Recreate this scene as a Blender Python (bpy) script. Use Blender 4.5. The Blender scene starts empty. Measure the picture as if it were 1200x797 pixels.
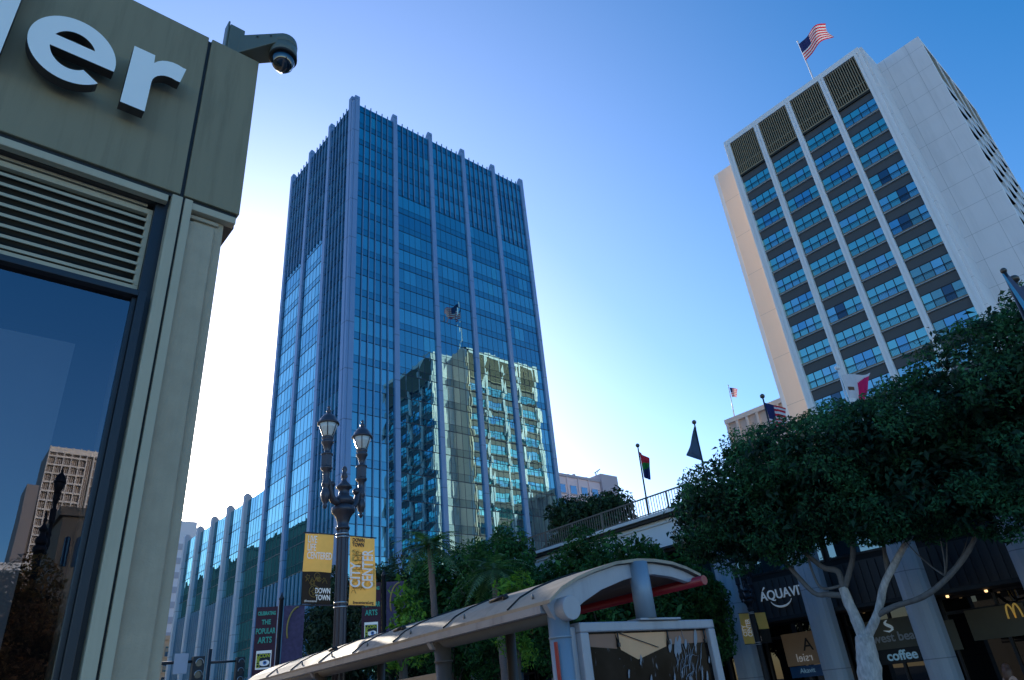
import bpy, bmesh, math, random
from mathutils import Vector, Matrix, noise
R = random.Random(7)
S = bpy.context.scene
COL = S.collection
PI = math.pi
rad = math.radians

# ------------------------------------------------------------------ materials
def _nodes(name):
    m = bpy.data.materials.new(name)
    m.use_nodes = True
    nt = m.node_tree
    nt.nodes.clear()
    out = nt.nodes.new('ShaderNodeOutputMaterial')
    return m, nt, nt.nodes, nt.links, out

def c4(c):
    return (c[0], c[1], c[2], 1.0)

def mul(c, k):
    return tuple(min(1.0, x * k) for x in c)

def P(name, base, rough=.6, metal=0., var=.12, scale=3., stretch=(1, 1, 1), bump=0., bscale=30., spec=.5,
      grime=0., gscale=.6, gst=(4, 4, .35), lines=None, emis=None, emis_s=0., coat=0.):
    """procedural Principled: two-octave colour variation, optional streaks, panel lines (spacing, width, axis) and bump"""
    m, nt, N, L, out = _nodes(name)
    b = N.new('ShaderNodeBsdfPrincipled')
    L.new(b.outputs[0], out.inputs[0])
    tc = N.new('ShaderNodeTexCoord')
    mp = N.new('ShaderNodeMapping')
    mp.inputs['Scale'].default_value = stretch
    L.new(tc.outputs['Object'], mp.inputs[0])
    n1 = N.new('ShaderNodeTexNoise')
    n1.inputs['Scale'].default_value = scale
    n1.inputs['Detail'].default_value = 6
    L.new(mp.outputs[0], n1.inputs[0])
    mx = N.new('ShaderNodeMix')
    mx.data_type = 'RGBA'
    mx.inputs[6].default_value = c4(mul(base, 1 - var))
    mx.inputs[7].default_value = c4(mul(base, 1 + var))
    L.new(n1.outputs[0], mx.inputs[0])
    col = mx.outputs[2]
    if grime:
        n2 = N.new('ShaderNodeTexNoise')
        n2.inputs['Scale'].default_value = gscale
        n2.inputs['Detail'].default_value = 8
        n2.inputs['Roughness'].default_value = .65
        mp2 = N.new('ShaderNodeMapping')
        mp2.inputs['Scale'].default_value = gst
        L.new(tc.outputs['Object'], mp2.inputs[0])
        L.new(mp2.outputs[0], n2.inputs[0])
        rp = N.new('ShaderNodeMapRange')
        rp.inputs[1].default_value = .5
        rp.inputs[2].default_value = .75
        rp.inputs[3].default_value = 0
        rp.inputs[4].default_value = grime
        L.new(n2.outputs[0], rp.inputs[0])
        m2 = N.new('ShaderNodeMix')
        m2.data_type = 'RGBA'
        L.new(rp.outputs[0], m2.inputs[0])
        L.new(col, m2.inputs[6])
        m2.inputs[7].default_value = c4(mul(base, .45))
        col = m2.outputs[2]
    if lines:
        sx = N.new('ShaderNodeSeparateXYZ')
        L.new(tc.outputs['Object'], sx.inputs[0])
        for (ax, sp, w, off) in lines:
            a = N.new('ShaderNodeMath'); a.operation = 'MULTIPLY_ADD'
            L.new(sx.outputs[ax], a.inputs[0])
            a.inputs[1].default_value = 1. / sp
            a.inputs[2].default_value = off
            f = N.new('ShaderNodeMath'); f.operation = 'FRACT'
            L.new(a.outputs[0], f.inputs[0])
            g = N.new('ShaderNodeMath'); g.operation = 'LESS_THAN'
            L.new(f.outputs[0], g.inputs[0])
            g.inputs[1].default_value = w / sp
            h = N.new('ShaderNodeMath'); h.operation = 'MULTIPLY'
            L.new(g.outputs[0], h.inputs[0]); h.inputs[1].default_value = .55
            m3 = N.new('ShaderNodeMix'); m3.data_type = 'RGBA'
            L.new(h.outputs[0], m3.inputs[0])
            L.new(col, m3.inputs[6])
            m3.inputs[7].default_value = c4(mul(base, .25))
            col = m3.outputs[2]
    L.new(col, b.inputs['Base Color'])
    b.inputs['Metallic'].default_value = metal
    b.inputs['Specular IOR Level'].default_value = spec
    b.inputs['Coat Weight'].default_value = coat
    rr = N.new('ShaderNodeMapRange')
    rr.inputs[3].default_value = max(.02, rough - .08)
    rr.inputs[4].default_value = min(1, rough + .08)
    L.new(n1.outputs[0], rr.inputs[0])
    L.new(rr.outputs[0], b.inputs['Roughness'])
    if bump:
        n3 = N.new('ShaderNodeTexNoise')
        n3.inputs['Scale'].default_value = bscale
        n3.inputs['Detail'].default_value = 5
        L.new(tc.outputs['Object'], n3.inputs[0])
        bp = N.new('ShaderNodeBump')
        bp.inputs['Strength'].default_value = bump
        bp.inputs['Distance'].default_value = .02
        L.new(n3.outputs[0], bp.inputs['Height'])
        L.new(bp.outputs[0], b.inputs['Normal'])
    if emis:
        b.inputs['Emission Color'].default_value = c4(emis)
        b.inputs['Emission Strength'].default_value = emis_s
    return m

def GLASS(name, body, tint, f0=.3, f1=.95, wob=0., wscale=.4, rough=.0, body_rough=.6):
    """reflective facade glass: dark body under a fresnel-weighted tinted mirror, slightly wavy"""
    m, nt, N, L, out = _nodes(name)
    d = N.new('ShaderNodeBsdfDiffuse')
    d.inputs[0].default_value = c4(body)
    g = N.new('ShaderNodeBsdfGlossy')
    g.inputs['Color'].default_value = c4(tint)
    g.inputs['Roughness'].default_value = rough
    lw = N.new('ShaderNodeLayerWeight')
    lw.inputs[0].default_value = .28
    mr = N.new('ShaderNodeMapRange')
    mr.inputs[3].default_value = f0
    mr.inputs[4].default_value = f1
    L.new(lw.outputs['Facing'], mr.inputs[0])
    mx = N.new('ShaderNodeMixShader')
    L.new(mr.outputs[0], mx.inputs[0])
    L.new(d.outputs[0], mx.inputs[1])
    L.new(g.outputs[0], mx.inputs[2])
    L.new(mx.outputs[0], out.inputs[0])
    if wob:
        tc = N.new('ShaderNodeTexCoord')
        n = N.new('ShaderNodeTexNoise')
        n.inputs['Scale'].default_value = wscale
        n.inputs['Detail'].default_value = 1.5
        L.new(tc.outputs['Object'], n.inputs[0])
        bp = N.new('ShaderNodeBump')
        bp.inputs['Strength'].default_value = 1.
        bp.inputs['Distance'].default_value = wob
        L.new(n.outputs[0], bp.inputs['Height'])
        L.new(bp.outputs[0], g.inputs['Normal'])
    return m

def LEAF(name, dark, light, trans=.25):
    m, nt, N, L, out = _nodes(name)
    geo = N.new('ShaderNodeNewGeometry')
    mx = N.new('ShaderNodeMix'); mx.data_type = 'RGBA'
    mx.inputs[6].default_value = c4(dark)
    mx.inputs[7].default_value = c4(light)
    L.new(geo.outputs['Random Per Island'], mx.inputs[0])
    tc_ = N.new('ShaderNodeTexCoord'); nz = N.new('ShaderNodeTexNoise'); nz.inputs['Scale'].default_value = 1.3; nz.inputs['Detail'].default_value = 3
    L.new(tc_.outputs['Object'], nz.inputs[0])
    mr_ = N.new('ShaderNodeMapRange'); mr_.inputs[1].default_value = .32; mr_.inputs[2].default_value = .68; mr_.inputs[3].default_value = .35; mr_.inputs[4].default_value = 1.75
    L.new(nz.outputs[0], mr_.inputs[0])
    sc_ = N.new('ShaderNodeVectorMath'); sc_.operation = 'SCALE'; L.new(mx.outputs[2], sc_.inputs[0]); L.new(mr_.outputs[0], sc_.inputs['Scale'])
    class _O: outputs = [None, None, sc_.outputs[0]]
    mx = _O
    p = N.new('ShaderNodeBsdfPrincipled')
    p.inputs['Roughness'].default_value = .55
    p.inputs['Specular IOR Level'].default_value = .14
    L.new(mx.outputs[2], p.inputs['Base Color'])
    t = N.new('ShaderNodeBsdfTranslucent')
    m2 = N.new('ShaderNodeMix'); m2.data_type = 'RGBA'; m2.blend_type = 'MULTIPLY'
    m2.inputs[0].default_value = 1.
    L.new(mx.outputs[2], m2.inputs[6])
    m2.inputs[7].default_value = (1.6, 2., .8, 1)
    L.new(m2.outputs[2], t.inputs[0])
    sh = N.new('ShaderNodeMixShader')
    sh.inputs[0].default_value = trans
    L.new(p.outputs[0], sh.inputs[1]); L.new(t.outputs[0], sh.inputs[2])
    L.new(sh.outputs[0], out.inputs[0])
    return m

def CLOTH(name, col, trans=.35, var=.1):
    m, nt, N, L, out = _nodes(name)
    tc = N.new('ShaderNodeTexCoord')
    n = N.new('ShaderNodeTexNoise'); n.inputs['Scale'].default_value = 9; n.inputs['Detail'].default_value = 4
    L.new(tc.outputs['Object'], n.inputs[0])
    mx = N.new('ShaderNodeMix'); mx.data_type = 'RGBA'
    mx.inputs[6].default_value = c4(mul(col, 1 - var)); mx.inputs[7].default_value = c4(mul(col, 1 + var))
    L.new(n.outputs[0], mx.inputs[0])
    d = N.new('ShaderNodeBsdfDiffuse'); t = N.new('ShaderNodeBsdfTranslucent')
    L.new(mx.outputs[2], d.inputs[0]); L.new(mx.outputs[2], t.inputs[0])
    sh = N.new('ShaderNodeMixShader'); sh.inputs[0].default_value = trans
    L.new(d.outputs[0], sh.inputs[1]); L.new(t.outputs[0], sh.inputs[2])
    L.new(sh.outputs[0], out.inputs[0])
    return m

M = {}
# corner building
M['olive'] = P('olive_painted_panel', (.285, .24, .155), .6, spec=.2, var=.07, scale=2.5, stretch=(6, 6, .5), grime=.5, gscale=1.7, bump=.05, bscale=120)
M['stone'] = P('grey_stucco', (.48, .39, .28), .85, spec=.1, var=.14, scale=9, grime=.4, bump=.25, bscale=90)
M['black'] = P('black_shadow_gap', (.012, .012, .013), .6)
M['bronze'] = P('bronze_soffit', (.06, .05, .045), .5)
M['alu'] = P('painted_aluminium', (.50, .43, .31), .6, spec=.15, var=.08, scale=6, grime=.3, gscale=1.5)
M['letter'] = P('white_letter_face', (.95, .92, .88), .4, var=.03)
M['letter_side'] = P('brown_letter_return', (.045, .035, .035), .5)
def SHOPGLASS():
    m, nt, N, L, out = _nodes('shop_window_glass_clear')
    t = N.new('ShaderNodeBsdfTransparent'); t.inputs[0].default_value = (.50, .52, .55, 1)
    g = N.new('ShaderNodeBsdfGlossy'); g.inputs['Color'].default_value = (.66, .66, .74, 1); g.inputs['Roughness'].default_value = .004
    lw = N.new('ShaderNodeLayerWeight'); lw.inputs[0].default_value = .28
    mr = N.new('ShaderNodeMapRange'); mr.inputs[3].default_value = .16; mr.inputs[4].default_value = .75
    L.new(lw.outputs['Facing'], mr.inputs[0])
    tc = N.new('ShaderNodeTexCoord'); n = N.new('ShaderNodeTexNoise'); n.inputs['Scale'].default_value = 1.1
    L.new(tc.outputs['Object'], n.inputs[0])
    bp = N.new('ShaderNodeBump'); bp.inputs['Strength'].default_value = 1.; bp.inputs['Distance'].default_value = .0012
    L.new(n.outputs[0], bp.inputs['Height']); L.new(bp.outputs[0], g.inputs['Normal'])
    mx = N.new('ShaderNodeMixShader'); L.new(mr.outputs[0], mx.inputs[0]); L.new(t.outputs[0], mx.inputs[1]); L.new(g.outputs[0], mx.inputs[2])
    L.new(mx.outputs[0], out.inputs[0]); return m
M['wclear'] = SHOPGLASS()
M['int_dark'] = P('interior_dark_wall', (.03, .032, .036), .9, spec=.05)
M['int_panel'] = P('interior_grey_blind', (.34, .33, .31), .9, spec=.05, var=.1)
M['frame_dark'] = P('dark_window_frame', (.025, .028, .034), .4, metal=.3)
M['wglass'] = GLASS('shop_window_glass', (.030, .034, .040), (.66, .66, .74), .17, .75, wob=.0006, wscale=1.2)
M['cam_grey'] = P('camera_housing_grey', (.13, .14, .11), .42, var=.05)
M['cam_dome'] = P('camera_smoked_dome', (.006, .01, .02), .04, spec=.8, coat=1.)
# tower
M['tfin'] = P('tower_fin_metal', (.17, .28, .47), .42, metal=.15, var=.05, scale=.6, lines=[(2, 7.4, .16, .1)])
M['afin'] = P('annex_fin_metal', (.50, .52, .60), .5, var=.06, scale=.6, grime=.2, gscale=.3, lines=[(2, 7.4, .12, .1)])
M['tmul'] = P('tower_mullion_metal', (.15, .27, .40), .35, metal=.4, var=.05)
M['tdark'] = P('tower_dark_joint', (.012, .025, .05), .4)
M['tcore'] = P('tower_core_dark', (.02, .03, .045), .6)
TG = [GLASS('tower_vision_glass', (.001, .026, .055), (.36, .72, .80), .40, .96, .009, .2),
      GLASS('tower_vision_glass_pale', (.002, .05, .09), (.42, .78, .84), .46, .96, .009, .2),
      GLASS('tower_vision_glass_deep', (.001, .018, .045), (.32, .66, .78), .37, .96, .009, .2),
      GLASS('tower_spandrel_glass', (.001, .02, .045), (.31, .64, .74), .36, .94, .008, .2),
      GLASS('tower_vision_glass_lit', (.015, .15, .19), (.42, .78, .84), .40, .95, .009, .22)]
# hotel
M['hwhite'] = P('hotel_white_panel', (.80, .75, .75), .65, var=.05, scale=.5, grime=.28, gscale=.16, bump=.08, bscale=12, lines=[(2, 3.58, .05, .2), (1, 2.9, .04, .1)])
M['hwarm_lit'] = P('hotel_warm_lit_panel', (.98, .74, .57), .7, var=.03, scale=.3, grime=.1, gscale=.1, lines=[(2, 7.16, .05, .2)])  # warm bounce light on this wall is put into its base colour
M['hfin'] = P('hotel_fin_white', (.88, .84, .83), .6, var=.04, scale=.8, grime=.12, gscale=.2)
M['hgroove'] = P('hotel_fin_groove', (.2, .21, .25), .7)
M['hspan'] = P('hotel_spandrel_slate', (.075, .074, .076), .55, var=.1, scale=1.5)
M['hspan_l'] = P('hotel_spandrel_pale', (.62, .61, .62), .6, var=.08, scale=1.)
M['hspan_sun'] = P('hotel_spandrel_sunlit', (.17, .135, .11), .6, var=.1, scale=1.)  # slate spandrel with warm sunlight put into its colour
M['hledge'] = P('hotel_ledge_tan', (.22, .16, .10), .6)
M['hlip'] = P('hotel_ledge_lip', (.55, .55, .55), .5)
M['hframe'] = P('hotel_window_frame', (.02, .022, .028), .45, metal=.4)
M['hrail'] = P('hotel_balcony_rail', (.03, .035, .045), .4, metal=.5)
M['hlouv'] = P('hotel_louvre_brass', (.36, .27, .16), .5, metal=.1, var=.2)
M['hback'] = P('hotel_louvre_back', (.02, .02, .017), .8)
HG = [GLASS('hotel_pane_sky', (.014, .12, .14), (.52, .96, .86), .56, .97, .004, .5),
      GLASS('hotel_pane_curtain', (.05, .19, .20), (.6, .9, 1.0), .50, .95, .004, .5),
      GLASS('hotel_pane_green', (.08, .17, .13), (.55, .85, .85), .34, .95, .004, .5),
      GLASS('hotel_pane_deep', (.006, .05, .10), (.42, .78, .95), .50, .95, .004, .5),
      GLASS('hotel_pane_open', (.006, .009, .012), (.6, .8, 1.0), .10, .9, .004, .5)]
M['hdarkrecess'] = P('hotel_dark_pane_and_shade', (.012, .013, .014), .8, spec=0.)
M['wing'] = P('wing_pink_concrete', (.90, .68, .60), .75, var=.05, scale=.4)
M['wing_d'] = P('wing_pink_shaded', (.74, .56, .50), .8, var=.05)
# arcade
M['col'] = P('arcade_column_concrete', (.36, .38, .42), .7, var=.06, scale=1.5, grime=.25, gscale=.5, bump=.1, bscale=40, lines=[(2, 2.6, .03, .35)])
M['parapet'] = P('parapet_plaster', (.60, .62, .66), .7, var=.04, scale=.6, grime=.15, gscale=.3)
M['cornice'] = P('cornice_pale', (.55, .56, .58), .6, var=.05)
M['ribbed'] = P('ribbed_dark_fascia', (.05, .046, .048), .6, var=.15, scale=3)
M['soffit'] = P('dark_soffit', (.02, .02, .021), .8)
M['shopglass'] = GLASS('arcade_shop_glass', (.006, .006, .007), (.6, .62, .66), .05, .6, .001, .8)
M['upglass'] = GLASS('arcade_upper_glass', (.015, .05, .07), (.55, .8, .95), .25, .8, .002, .8)
M['rail'] = P('railing_brown', (.10, .085, .075), .5, metal=.4)
M['sign_w'] = P('sign_letter_pale', (.66, .74, .80), .4, emis=(.65, .85, 1.), emis_s=.12)
M['sign_c'] = P('sign_letter_cyan', (.30, .48, .60), .4, emis=(.35, .7, .95), emis_s=.10)
M['sign_grey'] = P('sign_letter_grey', (.42, .42, .42), .5)
M['mirrored_gold'] = P('reflected_m_gold', (.75, .5, .12), .4, emis=(1., .65, .15), emis_s=.12)
M['poster_tan'] = P('window_blind_tan', (.34, .23, .14), .6, var=.25, scale=1.2, emis=(.8, .5, .28), emis_s=.02)
M['poster_blue'] = P('window_panel_blue', (.02, .10, .24), .5)
M['poster_pale'] = P('window_blind_pale', (.13, .115, .08), .7, var=.25, scale=1.5)
M['warm'] = P('warm_downlight', (.9, .7, .4), .5, emis=(1., .62, .28), emis_s=2.)
M['deck'] = P('terrace_paving', (.34, .31, .28), .8, var=.1)
# shelter
M['sh_metal'] = P('shelter_grey_paint', (.36, .35, .38), .45, metal=.1, var=.1, scale=7, grime=.6, gscale=1.2, bump=.06, bscale=80)
M['sh_post'] = P('shelter_blue_grey_post', (.25, .31, .38), .5, metal=.25, var=.1, scale=4, stretch=(3, 3, .6), grime=.3, gscale=1.)
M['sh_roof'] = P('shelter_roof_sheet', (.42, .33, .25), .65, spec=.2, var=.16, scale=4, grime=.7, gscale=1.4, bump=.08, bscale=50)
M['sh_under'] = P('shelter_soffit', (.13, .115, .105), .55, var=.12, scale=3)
M['sh_brown'] = P('shelter_gutter_brown', (.10, .088, .08), .5, var=.12, scale=4, grime=.3)
M['red'] = P('red_tube_paint', (.30, .01, .02), .35, var=.08)
M['rubber'] = P('black_rubber', (.012, .012, .014), .55)
M['bolt'] = P('bolt_grey', (.18, .19, .2), .4, metal=.8)
# lamps
M['iron'] = P('cast_iron_paint', (.065, .06, .075), .38, metal=.35, var=.2, scale=9, bump=.15, bscale=60, grime=.2)
M['iron_far'] = P('cast_iron_dark', (.018, .02, .028), .5, metal=.3)
M['lampglass'] = P('frosted_lamp_glass', (.62, .62, .60), .25, var=.12, scale=9)
M['strap'] = P('steel_strap', (.55, .57, .6), .3, metal=.8)
M['gold'] = CLOTH('gold_banner_cloth', (.74, .47, .13), .16)
M['bblack'] = CLOTH('black_banner_cloth', (.03, .028, .026), .15)
M['maroon'] = CLOTH('maroon_banner_cloth', (.085, .045, .06), .2)
M['violet'] = CLOTH('violet_banner_cloth', (.10, .08, .14), .2, .4)
M['ink_w'] = P('banner_white_ink_glow', (.95, .90, .84), .8, var=.03, emis=(1., .93, .84), emis_s=.08)  # faint glow added so the white lettering shows before backlit cloth
M['ink_k'] = P('banner_black_ink', (.03, .028, .03), .7)
M['ink_g'] = P('banner_green_ink_glow', (.06, .36, .27), .7, emis=(.08, .5, .35), emis_s=.05)  # faint glow added to the green lettering as well
M['ink_y'] = P('banner_yellow_ink', (.66, .62, .05), .7)
M['ink_b'] = P('banner_blue_ink', (.15, .3, .6), .7)
M['ink_o'] = P('banner_ochre_ink', (.42, .27, .07), .7)
# nature
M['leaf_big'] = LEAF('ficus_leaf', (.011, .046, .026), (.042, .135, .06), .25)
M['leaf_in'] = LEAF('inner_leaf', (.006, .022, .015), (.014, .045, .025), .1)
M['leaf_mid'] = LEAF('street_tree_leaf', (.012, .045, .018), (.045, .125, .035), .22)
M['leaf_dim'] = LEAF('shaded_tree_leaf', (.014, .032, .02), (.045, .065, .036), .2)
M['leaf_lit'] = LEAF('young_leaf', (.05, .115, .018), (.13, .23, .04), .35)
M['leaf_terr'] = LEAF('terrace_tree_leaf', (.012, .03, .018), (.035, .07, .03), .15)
M['leaf_aut'] = LEAF('autumn_leaf', (.14, .07, .035), (.40, .20, .09), .4)
M['frond'] = LEAF('palm_frond_leaf', (.05, .10, .05), (.12, .19, .09), .3)
M['bark_p'] = P('pale_ficus_bark', (.55, .51, .49), .85, var=.6, scale=9, stretch=(1.5, 1.5, .5), grime=1., gscale=5., gst=(1, 1, .55), bump=1., bscale=22)
M['bark_l'] = P('shaded_limb_bark', (.17, .15, .14), .85, var=.4, scale=8, grime=.5, gscale=2., bump=.5, bscale=18)
M['bark_d'] = P('brown_bark', (.10, .075, .06), .9, var=.35, scale=8, bump=.6, bscale=25)
M['bark_palm'] = P('palm_trunk_bark', (.19, .12, .10), .9, var=.3, scale=10, stretch=(1, 1, 4), bump=.6, bscale=20)
M['asphalt'] = P('asphalt', (.05, .05, .052), .85, var=.25, scale=1.2, bump=.3, bscale=60)
M['paver'] = P('sidewalk_concrete', (.30, .29, .27), .85, var=.12, scale=2, lines=[(0, 1.5, .02, 0), (1, 1.5, .02, 0)])
M['kerb'] = P('kerb_stone', (.36, .35, .33), .8, var=.1)
M['paint'] = P('road_paint', (.72, .72, .68), .7, var=.15, scale=5)
# far
M['pink'] = P('pink_block_wall', (.80, .64, .66), .8, var=.04, scale=.2)
M['pink_d'] = P('lilac_stair_wall', (.47, .42, .47), .8, var=.04)
M['farglass'] = GLASS('far_window_glass', (.02, .035, .06), (.5, .7, .9), .3, .9)
M['sand'] = P('sandstone_wall', (.48, .37, .25), .85, var=.15, scale=.3)
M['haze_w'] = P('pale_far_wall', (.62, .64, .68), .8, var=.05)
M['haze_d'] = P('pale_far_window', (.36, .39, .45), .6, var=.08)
M['condo_w'] = P('condo_white_slab', (.74, .73, .72), .7, var=.05)
M['condo_d'] = P('condo_window_wall', (.24, .20, .18), .8)
M['teal'] = P('teal_block_wall', (.035, .085, .10), .95, spec=0., var=.2, scale=.1)
M['sig'] = P('signal_black', (.02, .02, .024), .5)
M['sig_lens'] = P('signal_lens_dark', (.05, .05, .055), .2)
M['sig_white'] = P('signal_sign_back', (.46, .46, .52), .5, metal=.3)
M['pole_d'] = P('dark_flagpole', (.035, .037, .045), .35, metal=.5)
M['pole_w'] = P('white_flagpole', (.70, .70, .72), .35, metal=.1)
M['ball'] = P('pole_finial', (.10, .085, .07), .3, metal=.6)
M['fl_red'] = CLOTH('flag_red', (.55, .035, .06)); M['fl_white'] = CLOTH('flag_white', (.66, .66, .68)); M['fl_blue'] = CLOTH('flag_navy', (.03, .04, .13))
M['fl_green'] = CLOTH('flag_green', (.03, .22, .06)); M['fl_viol'] = CLOTH('flag_violet', (.09, .03, .22)); M['fl_or'] = CLOTH('flag_orange', (.6, .2, .02)); M['fl_yel'] = CLOTH('flag_yellow', (.6, .5, .03))
M['fl_slate'] = CLOTH('flag_slate', (.08, .12, .18)); M['fl_sky'] = CLOTH('flag_pale_blue', (.12, .42, .66)); M['fl_mag'] = CLOTH('flag_crimson', (.62, .03, .14)); M['fl_steel'] = CLOTH('flag_steel', (.13, .16, .24)); M['fl_bear'] = CLOTH('flag_brown', (.17, .1, .07))
M['skin'] = P('skin', (.55, .33, .25), .5, var=.05); M['hair'] = P('auburn_hair', (.13, .05, .025), .45, var=.3, scale=30, stretch=(1, 1, .2)); M['top_k'] = P('black_top', (.02, .02, .025), .8); M['jeans'] = P('dark_trousers', (.03, .04, .07), .8)
M['lip'] = P('lip_colour', (.45, .16, .15), .5); M['eye_w'] = P('eye_white', (.75, .74, .72), .3); M['eye_k'] = P('eye_iris', (.03, .02, .015), .2)
M['chairm'] = P('chair_metal', (.03, .03, .034), .4, metal=.6)

def ADMAT():
    """dim poster behind scratched glass, pale reflections painted in as smears"""
    m, nt, N, L, out = _nodes('poster_case_face')
    p = N.new('ShaderNodeBsdfPrincipled'); L.new(p.outputs[0], out.inputs[0])
    tc = N.new('ShaderNodeTexCoord')
    n = N.new('ShaderNodeTexNoise'); n.inputs['Scale'].default_value = 2.2; n.inputs['Detail'].default_value = 5
    L.new(tc.outputs['Object'], n.inputs[0])
    cr = N.new('ShaderNodeValToRGB')
    cr.color_ramp.elements[0].color = (.008, .006, .006, 1); cr.color_ramp.elements[0].position = .35
    cr.color_ramp.elements[1].color = (.035, .024, .02, 1); cr.color_ramp.elements[1].position = .7
    L.new(n.outputs[0], cr.inputs[0])
    mp = N.new('ShaderNodeMapping'); mp.inputs['Scale'].default_value = (15, 15, 5.); mp.inputs['Rotation'].default_value = (0, .35, 0)
    L.new(tc.outputs['Object'], mp.inputs[0])
    n2 = N.new('ShaderNodeTexNoise'); n2.inputs['Scale'].default_value = 1.; n2.inputs['Detail'].default_value = 6; n2.inputs['Distortion'].default_value = .8
    L.new(mp.outputs[0], n2.inputs[0])
    r2 = N.new('ShaderNodeMapRange'); r2.inputs[1].default_value = .62; r2.inputs[2].default_value = .70; r2.inputs[4].default_value = .55
    L.new(n2.outputs[0], r2.inputs[0])
    mx = N.new('ShaderNodeMix'); mx.data_type = 'RGBA'
    L.new(r2.outputs[0], mx.inputs[0]); L.new(cr.outputs[0], mx.inputs[6]); mx.inputs[7].default_value = (.42, .42, .48, 1)
    L.new(mx.outputs[2], p.inputs['Base Color'])
    p.inputs['Roughness'].default_value = .2; p.inputs['Specular IOR Level'].default_value = .04
    return m
M['ad'] = ADMAT()
M['ad_tan'] = P('poster_tan_reflection', (.72, .36, .18), .5, var=.15, scale=6)
M['ad_brown'] = P('poster_brown_band', (.28, .13, .08), .5, var=.2, scale=5)
M['ad_pale'] = P('poster_pale_reflection', (.22, .23, .27), .5, var=.3, scale=14)

# ------------------------------------------------------------------ mesh builder
ORG = {}

def tag(o, label=None, cat=None, group=None, kind=None):
    if label: o['label'] = label
    if cat: o['category'] = cat
    if group: o['group'] = group
    if kind: o['kind'] = kind
    return o

def thing(name, label, cat, loc=(0, 0, 0), group=None):
    o = bpy.data.objects.new(name, None)
    o.empty_display_size = .3
    COL.objects.link(o)
    o.location = loc
    ORG[o.name] = Vector(loc)
    return tag(o, label, cat, group)

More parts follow.
